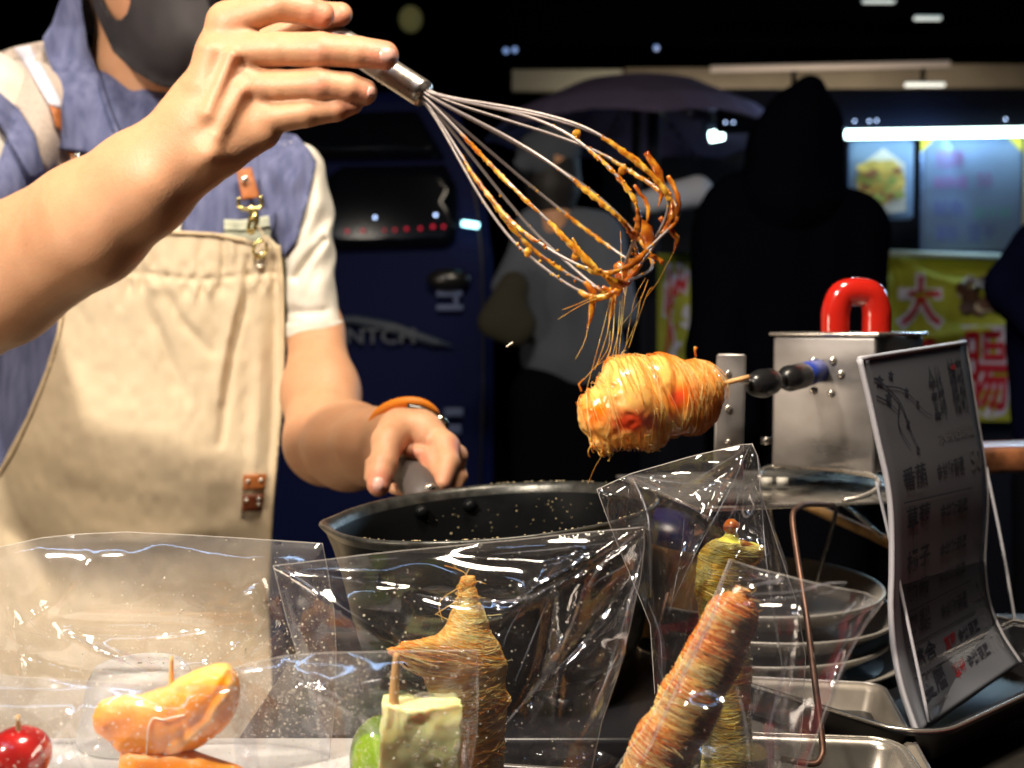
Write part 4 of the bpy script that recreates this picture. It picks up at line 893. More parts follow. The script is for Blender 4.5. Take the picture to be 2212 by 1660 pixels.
to = spline([(200, 1549), (217, 1515), (271, 1499), (305, 1501), (338, 1488), (365, 1479), (389, 1464), (423, 1447), (474, 1433), (501, 1440), (518, 1481), (511, 1532), (487, 1572), (440, 1609), (399, 1630), (330, 1640), (261, 1628), (237, 1603), (206, 1579), (200, 1549)], 70)[:-1]
v, q, px = pillow(to, D, .0110, 72, 4.5, .12); px = np.c_[px, np.zeros(len(px))]
s, t = seg_dist(px[:, 0], px[:, 1], [(225, 1512), (300, 1508), (365, 1486), (420, 1456), (474, 1440), (500, 1446)]); s2, _ = seg_dist(px[:, 0], px[:, 1], [(500, 1475), (494, 1500), (468, 1530), (452, 1562), (400, 1606), (372, 1622)]); s3, _ = seg_dist(px[:, 0], px[:, 1], [(372, 1480), (385, 1560), (400, 1606)])
v = v+FW*(.0016*np.exp(-(s3/12)**2)-.0007*np.exp(-(s2/10)**2)+.0006*np.exp(-((s2-18)/9)**2))[:, None]
v = v+(noise(np.stack([px[:, 0]/26, px[:, 1]/7, px[:, 2]/30], -1))*.0003)[:, None]*UP+(noise(np.stack([px[:, 0]/16, px[:, 1]/60, px[:, 2]], -1), 4)*.0004)[:, None]*FW
seg1 = mk('segment', v, q, TM, o, attr={'pith': np.clip(.6*np.exp(-(s/16)**2)+.6*np.exp(-(s2/7)**2), 0, 1)}); TT = bvh(v, q)
v, q, px = pillow([(262, 1610), (395, 1612), (450, 1632), (512, 1652), (548, 1668), (560, 1700), (520, 1780), (300, 1790), (250, 1700)], D+.004, .011, 40, 6, .1); mk('segment', v, q, TM, o, attr={'pith': .5*np.exp(-((px[:, 1]-1635)/12)**2)})
fn = caster(TT, .0009)
pl = np.array(spline([(315, 1645), (318, 1610), (320, 1575), (330, 1552), (352, 1555), (372, 1550), (398, 1545)], 26)); v, f = tube(P(pl[:, 0], pl[:, 1], fn(pl[:, 0], pl[:, 1])), .0003, 6); mk('glare_line', v, f, M['speck'], o)  # glare along a crease, built as a thin pale tube
pick(o, [(371, 1560), (371, 1500), (370, 1460), (371, 1418)], .421, .0016, .0006)
# tomato
o = thing('cherry_tomato_stick', 'glossy red cherry tomato on a pick at the lower left corner', 'fruit stick', tuple(P(40, 1800, .40)))
v, f = sphere(P(38, 1640, .40), .0117, 24); v += noise(v*60)[:, None]*.0008; mk('tomato', v, f, mat('tomato_red', (.50, .012, .01), .2, coat=.8, sss=.25), o); TO = bvh(v, f)
pick(o, [(42, 1640), (41, 1600), (39, 1545)], .398, .0016, .0007)
# pale porous fruit block and green grape
o = thing('pear_block_stick', 'pick with a pale yellow porous fruit block in front of a green grape', 'fruit stick', tuple(P(900, 1800, .415)))
bm = bmesh.new(); bmesh.ops.create_cube(bm, size=1); bmesh.ops.subdivide_edges(bm, edges=bm.edges[:], cuts=30, use_grid_fill=True)
for q in bm.verts: q.co = Vector((q.co.x*.0305*(1+.08*(-q.co.z)), q.co.y*.014, q.co.z*.050))
bm.verts.index_update(); v = np.array([q.co[:] for q in bm.verts]); f = [tuple(q.index for q in g.verts) for g in bm.faces]; bm.free()
v += noise(v*170)[:, None]*.0012*np.array([1, 1, .8])+noise(v*600, 2)[:, None]*.0004; cc = P(906, 1652, .425); v = xf(v, rot('Y', 2.2) @ rot('Z', 9), cc)
pm = mat('pale_fruit_flesh', (.82, .75, .26), .42, sss=.5, var=.2, vscale=60, vcol=(.90, .88, .50), bump=.3, bscale=200, bdist=.001, coat=.3); blk = mk('fruit_block', v, f, pm, o); BT = bvh(v, f)
# small pores and sugar bubbles
fnb = caster(BT, .0002); 
for x, y, r in ((947, 1647, 9), (932, 1635, 4), (985, 1622, 5), (1000, 1617, 5), (990, 1612, 4), (1003, 1604, 4), (1018, 1588, 6), (960, 1620, 5), (938, 1612, 5), (975, 1650, 5), (912, 1620, 4), (900, 1632, 3), (923, 1606, 4), (880, 1612, 3), (996, 1640, 4)):
    if x > 992: x -= 14
    a = np.arange(16)*2*math.pi/16; X = x+r*np.cos(a); Y = y+r*np.sin(a); d = fnb(np.array([float(x)]), np.array([float(y)]))[0]
    v, f = tube(P(X, Y, d), .00022, 5, closed=True); mk('bubble', v, f, M['film_edge'], o)
v, f = sphere(P(822, 1640, .44), (.0125, .0125, .0175), 20); mk('grape', v, f, mat('green_grape', (.26, .42, .03), .15, coat=.8, sss=.5), o)
pick(o, [(852, 1560), (851, 1500), (855, 1440), (857, 1412)], .419, .0023, .0011)
v, f = sphere(P(917, 1512, .43), (.0046, .004, .0030), 12); mk('sugar_bubble', v, f, M['film_edge'], o)
# foam holder the sticks stand in
fz = 1.0635
fb_ = [on_z(180, 1604, fz), on_z(835, 1590, fz)]
zc = (fz+CT)/2+.0005; y1 = max(fb_[0][1], fb_[1][1]); x0 = -.24; x1 = fb_[1][0]+.004
v, f = box(((x0+x1)/2, (y1+.33)/2, zc), (x1-x0, y1-.33, fz-CT-.001), bev=.003); tag(mk('foam_holder', v, f, M['foam']), 'white foam block the fruit sticks stand in, lower left', 'stick holder')
o = thing('steel_tray', 'worn grey steel tray lying between the foam block and the strawberry stick', 'tray', (.06, .56, CT))
# frosted cup
cc = P(305, 1560, .50); zt = float(P(305, 1432, .50)[2]); prof = [(.028, fz-zt+.001), (.0225, -.006), (.0195, -.0008), (.016, 0), (.0012, .0004)]
v, q = lathe(prof, 40); tag(mk('frosted_cup', xf(v, None, (cc[0], cc[1], zt)), q, M['cup']), 'upturned frosted white cup behind the tangerine', 'cup')
def rr_tray(parent, c, w, l, h, r, yaw, m, mr, wall=.0012, slope=.9, nm='tray_body'):
    """rounded rectangular tray: rim loop, wall, floor"""
    def loop(w, l, r, z):
        pts = []
        for sx, sy, a0 in ((1, 1, 0), (-1, 1, 90), (-1, -1, 180), (1, -1, 270)):
            for a in np.radians(np.linspace(a0, a0+90, 9)): pts.append([sx*(w/2-r)+r*math.cos(a), sy*(l/2-r)+r*math.sin(a), z])
        return np.array(pts)
    Ls = [loop(w, l, r, -.0025), loop(w+.002, l+.002, r+.001, -.0005), loop(w, l, r, .0008), loop(w-.008, l-.008, max(.003, r-.004), .0004), loop((w-.012)*1, (l-.012), max(.003, r-.006), -.003), loop(w-.012-h*.3, l-.012-h*.3, max(.003, r-.006), -h+.003), loop(w-.018-h*.35, l-.018-h*.35, max(.002, r-.008), -h)]
    n = 36; V = np.concatenate(Ls); q = [(i*n+j, (i)*n+(j+1) % n, (i+1)*n+(j+1) % n, (i+1)*n+j) for i in range(len(Ls)-1) for j in range(n)]; q.append(tuple(range((len(Ls)-1)*n, len(Ls)*n)))
    V = xf(V, rot('Z', yaw), c); mk(nm, V, q, m, parent, smooth=True)
    v, f = tube(xf(loop(w, l, r, .0003), rot('Z', yaw), c), .0011, 8, closed=True); mk('tray_rim', v, f, mr, parent)
rr_tray(o, (.085, .60, CT+.022), .26, .16, .020, .012, -9, M['tray_grey'], M['steel'])
o = thing('steel_tray', 'small bright steel food tray with rounded corners at the bottom right', 'tray', (.17, .5, CT))
cz = on_z(1885, 1592, CT+.026); rr_tray(o, (cz[0]-.058, cz[1]-.052, CT+.026), .13, .11, .024, .016, -6, M['steel_bright'], M['steel_bright'])
v, f = box((cz[0]-.075, cz[1]-.058, CT+.008), (.05, .04, .008), bev=.003); tag(mk('butter_pat', v, f, mat('pale_yellow_food', (.75, .58, .22), .5, sss=.3)), 'pale yellow food pieces in the small bright steel tray', 'food')
o = thing('black_tray', 'black tray with a thin bright rim under the menu sheet', 'tray', (.3, .7, CT))
cz = on_z(2010, 1612, CT+.030); yw = 38; R2 = rot('Z', yw); cen = np.array(cz)+np.array(R2 @ Vector((.155, .10, 0)))+np.array([.0, .03, 0])
cen = np.array([cz[0]+.03, cz[1]+.175, CT+.030]); rr_tray(o, cen, .26, .22, .022, .03, 40, M['black'], M['steel_bright'])
rc_ = on_z(2200, 1668, CT+.022); v, f = box((rc_[0]+.05, rc_[1]-.02, CT+.011), (.30, .085, .022), rot('Z', 36), bev=.006); tag(mk('red_cloth', v, f, M['red_cloth']), 'folded dark red cloth at the bottom right corner', 'cloth')

# ================================================================== MACHINE (turns the skewer)
mc = thing('skewer_machine', 'steel skewer-turning machine with a red handle and black chuck', 'machine', tuple(P(1780, 1100, .80)))
A_ = P(1669, 724, .790); B_ = P(1893, 746, .745); C_ = P(2012, 716, .870); dn = P(1669, 1018, .790)-A_
up = np.array([0, 0, 1.]); ex = B_-A_; ex[2] = 0; wx = np.linalg.norm(ex); ex /= wx; ey = np.cross(up, ex); hz = .094
Rm = Matrix((Vector(ex), Vector(ey), Vector(up))).transposed(); dp = .105
mcen = A_+ex*wx/2+ey*dp/2-up*(hz/2+.001); 
v, f = box(mcen, (wx, dp, hz), Rm, bev=.0022, seg=3); mk('casing', v, f, M['steel'], mc)
v, f = box(A_+ex*wx/2+ey*dp/2+up*.0006, (wx+.005, dp+.004, .0028), Rm, bev=.0012); mk('lid', v, f, M['steel_bright'], mc)
def face(u, w, o=0): return A_+ex*wx*u-up*hz*w-ey*o           # point on the front of the casing
hb = A_+ex*wx*.64+ey*.035-up*.004
hw = (1922-1775)/F*.80*.5-.0100; hh = .0345
pl = [(-hw, 0, -.002), (-hw, 0, hh*.35), (-hw*.98, 0, hh*.62), (-hw*.72, 0, hh*.92), (-hw*.3, 0, hh), (hw*.3, 0, hh), (hw*.72, 0, hh*.92), (hw*.98, 0, hh*.62), (hw, 0, hh*.35), (hw, 0, -.002)]
hx = np.array([1, 0, 0.]); q = spline(pl, 44); q = q-np.array([0, 0, .008])*(q[:, 2:3] > .02)*0
v, f = tube(np.array([hb+hx*a[0]+up*a[2] for a in q]), .0094, 20, flat=1.1); mk('handle', v, f, M['red_plastic'], mc)
for x, y in ((1763, 788), (1804, 790), (1822, 820), (1763, 853), (1801, 862)):
    t = ((x-1669)/224., (y-724-(x-1669)*.09)/290.); c = face(t[0], t[1], .001); v, f = sphere(c, (.0028, .0022, .0028), 8); mk('screw', v, f, M['steel_bright'], mc)
c0_ = P(1740, 812, .745); c1_ = P(1762, 803, .765)
v, f = tube([P(1770, 800, .775), P(1745, 808, .75), P(1728, 814, .738)], [.008, .0085, .008], 18); mk('tape', v, f, M['blue_tape'], mc)
for pts, r in (([(1742, 810, .745), (1732, 812, .74), (1705, 818, .725), (1690, 822, .72)], [.0060, .0088, .0088, .0056]), ([(1692, 821, .72), (1672, 824, .71)], [.0042, .0042]), ([(1676, 823, .712), (1664, 825, .705), (1645, 829, .695), (1628, 832, .688), (1620, 834, .685)], [.0045, .0086, .0094, .0070, .003])):
    v, f = tube(spline([tuple(P(*a)) for a in pts], 16) if len(pts) > 2 else [P(*a) for a in pts], np.interp(np.linspace(0, 1, 16 if len(pts) > 2 else 2), np.linspace(0, 1, len(r)), r), 24); mk('chuck', v, f, M['black_plastic'], mc)
for d_, r in ((1688, .0064), (1694, .0066), (1700, .0068)): pass
v, f = tube([P(1626, 828, .688), P(1600, 820, .672)], .0020, 10); mk('skewer_socket', v, f, M['steel_bright'], mc)
# front bracket plate
v, f = box(P(1576, 900, .700), (.0188, .0022, .080), rot('Z', -14) @ rot('Y', 1), bev=.0016); mk('bracket_plate', v, f, M['steel'], mc)
for y in (808, 883, 957): v, f = sphere(P(1573, y, .6975), (.0024, .0018, .0024), 7); mk('screw', v, f, M['steel_bright'], mc)
# base plate, wire hoop and legs
v, f = box(P(1690, 1052, .80), (.20, .16, .003), rot('Z', 14), bev=.001); mk('base_plate', v, f, M['steel_bright'], mc)
hoop = [(1640, 1034, .78), (1650, 1014, .80), (1690, 1008, .80), (1800, 1016, .76), (1880, 1028, .73), (1898, 1042, .72), (1890, 1060, .715), (1860, 1074, .71), (1820, 1082, .71)]
v, f = tube(spline([tuple(P(*a)) for a in hoop], 40), .0017, 10); mk('wire_hoop', v, f, M['steel_bright'], mc)
legs = [([(1800, 1092, .70), (1745, 1090, .66), (1722, 1098, .64), (1712, 1120, .63), (1722, 1200, .61), (1742, 1330, .58), (1760, 1470, .56), (1776, 1600, .545), (1774, 1636, .54), (1755, 1650, .54), (1690, 1640, .55)], .0017, 'copper'),
        ([(1660, 1080, .80), (1672, 1160, .79), (1690, 1260, .78), (1700, 1400, .77)], .0016, 'steel_bright'), ([(1810, 1090, .80), (1790, 1170, .80), (1765, 1260, .80), (1745, 1420, .80)], .0015, 'steel_dark'),
        ([(1820, 1090, .82), (1860, 1120, .82), (1905, 1160, .80)], .0016, 'steel_bright'), ([(1470, 1190, .74), (1430, 1330, .70), (1400, 1480, .68), (1385, 1600, .66)], .0017, 'copper')]
for pts, r, m in legs: v, f = tube(spline([tuple(P(*a)) for a in pts], 40), r, 10); mk('wire_leg', v, f, M[m], mc)
for x, y in ((1655, 1040), (1690, 1040)): v, f = tube([P(x, y-8, .775), P(x, y+10, .775)], .0042, 12); mk('rubber_foot', v, f, mat('white_rubber', (.6, .58, .52), .5), mc)
v, f = tube([P(1655, 945, .80), P(1655, 960, .80)], .004, 10); mk('knob', v, f, M['steel_dark'], mc)
PLT = mat('plate_steel', (.46, .43, .38), .34, .5, rvar=.1, vscale=30)
# stacked round plates and pans on the counter behind
for i, (r, z, lab) in enumerate(((.106, .004, 'lowest wide steel plate of the stack under the machine'), (.102, .016, 'second steel plate from the bottom of the stack under the machine'), (.098, .030, 'third steel plate of the stack under the machine'), (.096, .046, 'topmost steel plate of the stack under the machine'))):
    c = (.168+.004*(-1)**i, .772, CT+z); prof = [(.001, 0), (r*.7, 0), (r*.8, .002), (r*.97, .012), (r, .0135), (r*1.01, .0125), (r*.99, .010), (r*.82, -.001), (r*.7, -.002), (.001, -.002)]
    if i == 9: prof = [(.001, 0), (r*.93, 0), (r*.97, .004), (r*.98, .026), (r*1.02, .028), (r*1.02, .026), (r, .024), (r*.99, .002), (r*.94, -.002), (.001, -.002)]
    v, q = lathe(prof, 72); tag(mk('steel_plate', xf(v, None, c), q, PLT), lab, 'plate', 'steel plates stacked under the machine')
o = thing('lidded_jar', 'navy blue domed lid on a bronze-rimmed jar behind the clear bags', 'jar', tuple(P(1455, 1300, .72)))
for (x, y, d) in ((1448, 1158, .74),):
    c = P(x, y+12, d); v, q = lathe([(.030, 0), (.031, .004), (.029, .010), (.020, .018), (.010, .0205), (.0005, .021)], 40); mk('lid', xf(v, rot('Y', 12), c), q, M['blue'], o)
    v, q = lathe([(.0315, 0), (.033, -.003), (.033, -.010), (.0315, -.013), (.031, -.06), (.001, -.061)], 40); mk('jar_body', xf(v, rot('Y', 12), c), q, M['bronze'], o)
o = thing('wooden_spatula', 'brown wooden tool lying beyond the menu sheet at the right', 'spatula', tuple(P(1880, 1150, .95)))
v, f = box(P(1850, 1140, .92), (.10, .02, .008), rot('Y', 24) @ rot('Z', -10), bev=.003); mk('blade', v, f, M['bamboo'], o)
v, f = tube([P(1890, 1160, .92), P(1990, 1210, .92)], .004, 10); mk('spatula_handle', v, f, M['bamboo'], o)
v, f = box(P(2210, 985, .98), (.16, .06, .022), rot('Y', -2), bev=.004); tag(mk('food_carton', v, f, mat('greasy_brown_food', (.16, .06, .025), .4, var=.6, vscale=60, coat=.3)), 'greasy brown snack pile in a long carton beyond the menu sheet', 'snack carton')

# ================================================================== MENU SHEET
LFT = np.array([(1858, 776), (1878, 860), (1900, 960), (1918, 1040), (1927, 1120), (1928, 1230), (1926, 1310), (1932, 1400), (1950, 1490), (1984, 1590)], float)
RGT = np.array([(2086, 740), (2098, 810), (2112, 900), (2128, 1000), (2134, 1080), (2130, 1160), (2128, 1220), (2138, 1300), (2166, 1370), (2206, 1432)], float)
ls = spline(LFT, 60); rs_ = spline(RGT, 60)
dl = np.interp(np.linspace(0, 1, 60), [0, .5, .8, 1], [.612, .612, .608, .590]); dr = np.interp(np.linspace(0, 1, 60), [0, .5, .8, 1], [.772, .772, .760, .720])
def menu_pt(u, t, off=0.0):
    i = t*59; a = np.stack([np.interp(i, range(60), ls[:, k]) for k in (0, 1)], -1); b = np.stack([np.interp(i, range(60), rs_[:, k]) for k in (0, 1)], -1)
    A2 = P(a[:, 0], a[:, 1], np.interp(i, range(60), dl)); B2 = P(b[:, 0], b[:, 1], np.interp(i, range(60), dr)); p = A2+(B2-A2)*u[:, None]
    n = np.array([.785, -.62, 0.05]); n /= np.linalg.norm(n); return p+n*off
mn = thing('menu_sheet', 'tall curved white menu sheet with black and red characters on the black tray', 'menu', tuple(menu_pt(np.array([.3]), np.array([1.]))[0]))
gu, gt = np.meshgrid(np.linspace(0, 1, 12), np.linspace(0, 1, 60)); u = gu.ravel(); t = gt.ravel(); n = len(u)
V = np.concatenate([menu_pt(u, t, 0), menu_pt(u, t, -.0016)]); q = []
for i in range(59):
    for j in range(11): a = i*12+j; q.append((a, a+12, a+13, a+1)); q.append((a+n, a+1+n, a+13+n, a+12+n))
for i in range(59): a = i*12; q.append((a, a+n, a+12+n, a+12)); a = i*12+11; q.append((a, a+12, a+12+n, a+n))
for j in range(11): q.append((j, j+1, j+1+n, j+n)); a = 59*12+j; q.append((a, a+n, a+1+n, a+1))
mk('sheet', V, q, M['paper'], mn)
e = menu_pt(np.zeros(60), np.linspace(0, 1, 60), -.0004); v, f = tube(e, .0027, 10, flat=.6); mk('acrylic_edge', v, f, M['edge_white'], mn)
e = menu_pt(np.ones(60), np.linspace(0, 1, 60), -.0004); v, f = tube(e, .0012, 8); mk('acrylic_edge', v, f, M['edge_white'], mn)
e = menu_pt(np.linspace(0, 1, 12), np.zeros(12), -.0004); v, f = tube(e, .0016, 8); mk('acrylic_edge', v, f, M['edge_white'], mn)
AC = film_mat('clear_acrylic', .012, rough=.04, bs=.15)
# clear support behind (leans from the middle of the sheet to the tray)
for a, b, c in (((1893, 1040, .632), (1930, 1200, .626), (2007, 1560, .60)), ((2130, 1010, .83), (2165, 1180, .81), (2200, 1385, .78))):
    v, f = tube(spline([tuple(P(*k)) for k in (a, b, c)], 20), .0010, 8); mk('acrylic_strut', v, f, M['edge_white'], mn)
sp1 = spline([tuple(P(*k)) for k in ((1895, 1040, .632), (1930, 1200, .626), (2007, 1560, .60))], 20); sp2 = spline([tuple(P(*k)) for k in ((2130, 1010, .83), (2165, 1180, .81), (2200, 1385, .78))], 20)
v = np.concatenate([sp1, sp2]); mk('acrylic_back', v, np.array([(i, i+1, i+21, i+20) for i in range(19)]), AC, mn)
# lettering
def text_mesh(s, off=0.0):
    c = bpy.data.curves.new('t', 'FONT'); c.body = s; c.size = 1; c.offset = off; c.resolution_u = 3; ob = bpy.data.objects.new('t', c); COL.objects.link(ob); bpy.context.view_layer.update()
    me = ob.evaluated_get(bpy.context.evaluated_depsgraph_get()).to_mesh(); v = np.array([q.co[:2] for q in me.vertices]); f = [tuple(p.vertices) for p in me.polygons]
    bpy.data.objects.remove(ob); bpy.data.curves.remove(c); return v, f
TXT = 0
def text_on(fn, s, u0, u1, t0, t1, m, parent, nm='lettering', off=0.0, slant=0):
    v, f = text_mesh(s, off)
    if len(v) == 0: return
    lo, hi = v.min(0), v.max(0); w = (v-lo)/np.maximum(hi-lo, 1e-6); u = u0+(u1-u0)*w[:, 0]; t = t1+(t0-t1)*w[:, 1]+slant*w[:, 0]
    mk(nm, fn(u, t), f, m, parent, smooth=False)
mf = lambda u, t: menu_pt(u, t, .0005)
text_on(lambda u, t: menu_pt(u, t, .0005), '金絲', .52, .66, .055, .20, M['ink'], mn); text_on(mf, '糖葫', .74, .90, .045, .20, M['ink'], mn)
text_on(mf, '水果糖葫蘆', .52, .92, .225, .26, M['ink_grey'], mn)
v, f = sphere((0, 0, 0), 1, 8); uu = np.array([.80+.03*math.cos(a) for a in np.linspace(0, 6, 12)]); tt = np.array([.075+.009*math.sin(a) for a in np.linspace(0, 6, 12)]); mk('red_seal', menu_pt(uu, tt, .0007), [tuple(range(12))], M['ink_red'], mn)
rows = [(.335, '番茄', '金絲糖葫蘆', '50', 'Tomato'), (.455, '草莓', '金絲糖葫蘆', '', 'Strawberry'), (.555, '橘子', '金絲糖葫蘆', '90', 'Orange'), (.650, '葡萄', '金絲糖葫蘆', '', 'Grape'), (.745, '鳳梨', '金絲糖葫蘆', '120', 'Pineapple'), (.835, '綜合', '草莓金絲葫蘆', '150', 'Mix'), (.915, '雙層', '草莓金絲葫蘆', '170', 'Double')]
for i, (t, a, b, c, d_) in enumerate(rows):
    sl = -.01
    text_on(mf, a, .12, .34, t-.028, t+.03, M['ink'], mn, off=.02, slant=sl)
    if i >= 5: text_on(mf, b[:2], .42, .54, t-.022, t+.022, M['ink_red'], mn, off=.02, slant=sl/2); text_on(mf, b[2:], .56, .80, t-.024, t+.018, M['ink'], mn, off=.02, slant=sl)
    else: text_on(mf, b, .44, .74, t-.022, t+.018, M['ink'], mn, off=.02, slant=sl)
    if c: text_on(mf, c, .82, .95, t-.045, t+.01, M['ink_grey'], mn)
    text_on(mf, d_, .13, .30, t+.036, t+.046, M['ink_grey'], mn)
for t in (.405, .70, .79, .875):
    u = np.array([.10, .80, .80, .10]); tt = np.array([t+.002, t-.008, t-.005, t+.005]); mk('ruled_line', menu_pt(u, tt, .0005), [(0, 1, 2, 3)], M['ink'], mn)
# plum branch printed in the corner
def ink_line(pts, w, m='ink', nm='branch_print'):
    p = np.array(spline(pts, 16)); tn = np.gradient(p, axis=0); tn /= np.linalg.norm(tn, axis=1)[:, None]+1e-9; nn = np.stack([-tn[:, 1]*2.0, tn[:, 0]], 1); k = np.linspace(1, .3, 16)[:, None]
    a = p+nn*w*k; b = p-nn*w*k; V = menu_pt(np.r_[a[:, 0], b[:, 0]], np.r_[a[:, 1], b[:, 1]], .0005); mk(nm, V, np.array([(i, i+1, i+17, i+16) for i in range(15)]), M[m], mn, smooth=False)
ink_line([(.06, .06), (.16, .10), (.24, .15), (.27, .21), (.32, .27)], .0035); ink_line([(.14, .09), (.28, .11), (.42, .17), (.5, .19)], .0025); ink_line([(.05, .11), (.14, .135), (.2, .16)], .003); ink_line([(.22, .14), (.18, .19), (.24, .25)], .003)
for uu, tt, r in ((.10, .07, .03), (.2, .06, .022), (.14, .12, .026), (.30, .115, .02), (.26, .19, .018), (.38, .15, .016), (.3, .26, .016)):
    a = np.linspace(0, 2*math.pi, 11)[:-1]; rr = r*(1+.3*np.cos(5*a)); mk('blossom_print', menu_pt(uu+rr*np.cos(a), tt+rr*.45*np.sin(a), .0006), [tuple(range(10))], M['ink'], mn, smooth=False)

# ================================================================== CLEAR BAGS
def bag(label, outline, depth, creases, seed, bulge=.012, st=7, haze=False, gap=.010, tilt=(0, 0), specks=0, spk=None, edges=None, noise_a=.0012, back_creases=None, eb=1.0, runs=()):
    ol = np.asarray(outline, float); cxy = ol.mean(0); o = thing('clear_bag', label, 'plastic bag', tuple(P(cxy[0], ol[:, 1].max(), depth)), 'clear bags over the fruit sticks')
    ex = spline_closed = ol
    x0, y0 = ol.min(0); x1, y1 = ol.max(0)
    def base(x, y, s):
        ed = np.full(len(x), 1e9)
        for i in range(len(ol)):
            dd, _ = seg_dist(x, y, [ol[i], ol[(i+1) % len(ol)]]); ed = np.minimum(ed, dd)
        w = 1-np.exp(-ed/70.); d = depth+tilt[0]*(x-cxy[0])/1000+tilt[1]*(y-cxy[1])/1000
        d = d+s*w*bulge+s*.0012
        d = d+noise_a*(noise2(x/90, y/55, seed+s)+.10*noise2(x/34, y/90, seed+5+s)+.0*noise2(x/15, y/30, seed+9+s))*np.minimum(1, ed/25+.15)
        for k, c in enumerate(creases if s < 0 else (back_creases or creases[::2])):
            pl, amp, wd = c; sdist, t = seg_dist(x, y, pl); taper = np.clip(4*t*(1-t)+.25, 0, 1) if len(c) < 4 else np.clip(1.15-t, 0, 1)
            d = d+amp*taper*np.exp(-sdist/wd)
        return d
    for s in (-1, 1):
        v, f, p = panel(outline, lambda x, y: base(x, y, s), 0, st if s < 0 else st*1.7); mk('film', v, f, M['film_haze'] if haze else M['film'], o)
    # heat-sealed and cut edges
    for i0, i1 in (edges or [(0, len(ol))]):
        e = np.array([ol[i % len(ol)] for i in range(i0, i1+1)]); pts = []
        for a, b in zip(e[:-1], e[1:]):
            for k in range(14): pts.append(a+(b-a)*k/14)
        pts.append(e[-1]); pts = np.array(pts); pts += np.stack([noise2(pts[:, 0]/80, pts[:, 1]/80, seed), noise2(pts[:, 0]/80, pts[:, 1]/80, seed+1)], 1)*1.2
        v, f = tube(P(pts[:, 0], pts[:, 1], base(pts[:, 0], pts[:, 1], -1)), .00014*eb, 5); mk('bag_edge', v, f, M['film_edge'], o)
    # light on sharp folds, painted as pale thin lines and ribbons
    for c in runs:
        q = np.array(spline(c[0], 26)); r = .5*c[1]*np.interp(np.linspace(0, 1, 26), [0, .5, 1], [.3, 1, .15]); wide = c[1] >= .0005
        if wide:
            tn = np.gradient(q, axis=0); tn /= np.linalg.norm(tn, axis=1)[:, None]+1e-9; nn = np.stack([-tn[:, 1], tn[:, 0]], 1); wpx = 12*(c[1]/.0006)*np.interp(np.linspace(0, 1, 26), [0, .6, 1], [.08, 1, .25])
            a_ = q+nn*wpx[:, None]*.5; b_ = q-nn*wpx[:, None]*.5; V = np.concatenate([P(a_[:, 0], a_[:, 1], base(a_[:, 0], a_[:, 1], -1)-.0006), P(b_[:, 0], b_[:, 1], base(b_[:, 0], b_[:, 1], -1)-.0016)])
            mk('film_fold_glint', V, np.array([(i, i+1, i+27, i+26) for i in range(25)]), FOLD_GLINT2, o)
        v, f = tube(P(q[:, 0], q[:, 1], base(q[:, 0], q[:, 1], -1)-.0002), r, 6, flat=.6); mk('film_fold_glint', v, f, FOLD_GLINT, o)
    if specks:
        sp = []
        for i in range(specks):
            for _ in range(40):
                x, y = RNG.uniform(x0, x1), RNG.uniform(y0, min(y1, 1664))
                if RNG.rand() < spk(x, y): break
            else: continue
            if not inpoly(np.array([x]), np.array([y]), ol)[0]: continue
            s = (-1, 1)[RNG.rand() < .4]; r = RNG.choice([.00011, .00016, .00024, .00036], p=[.45, .33, .17, .05])*depth/.33
            sp.append((x, y, s, r))
        sp = np.array(sp); dd = np.where(sp[:, 2] < 0, base(sp[:, 0], sp[:, 1], -1), base(sp[:, 0], sp[:, 1], 1)); cs = P(sp[:, 0], sp[:, 1], dd)
        oc = np.array([[1, 0, 0], [-1, 0, 0], [0, 1, 0], [0, -1, 0], [0, 0, 1], [0, 0, -1]], float); fo = np.array([(0, 2, 4), (2, 1, 4), (1, 3, 4), (3, 0, 4), (2, 0, 5), (1, 2, 5), (3, 1, 5), (0, 3, 5)])
        V = (cs[:, None]+oc[None]*sp[:, 3][:, None, None]*RNG.uniform(.7, 1.3, (len(sp), 6, 1))).reshape(-1, 3); Fq = (fo[None]+6*np.arange(len(sp))[:, None, None]).reshape(-1, 3)
        stuff(mk('sugar_specks', V, Fq, M['speck'], o))
    return o, base
FOLD_GLINT2 = film_mat('folded_film_glint', .10, rough=.12, refl=2.2)
FOLD_GLINT = mat('film_fold_glint', (.74, .78, .90), .2, alpha=.17)
g2 = lambda cx, cy, sx, sy: (lambda x, y: math.exp(-((x-cx)/sx)**2-((y-cy)/sy)**2))
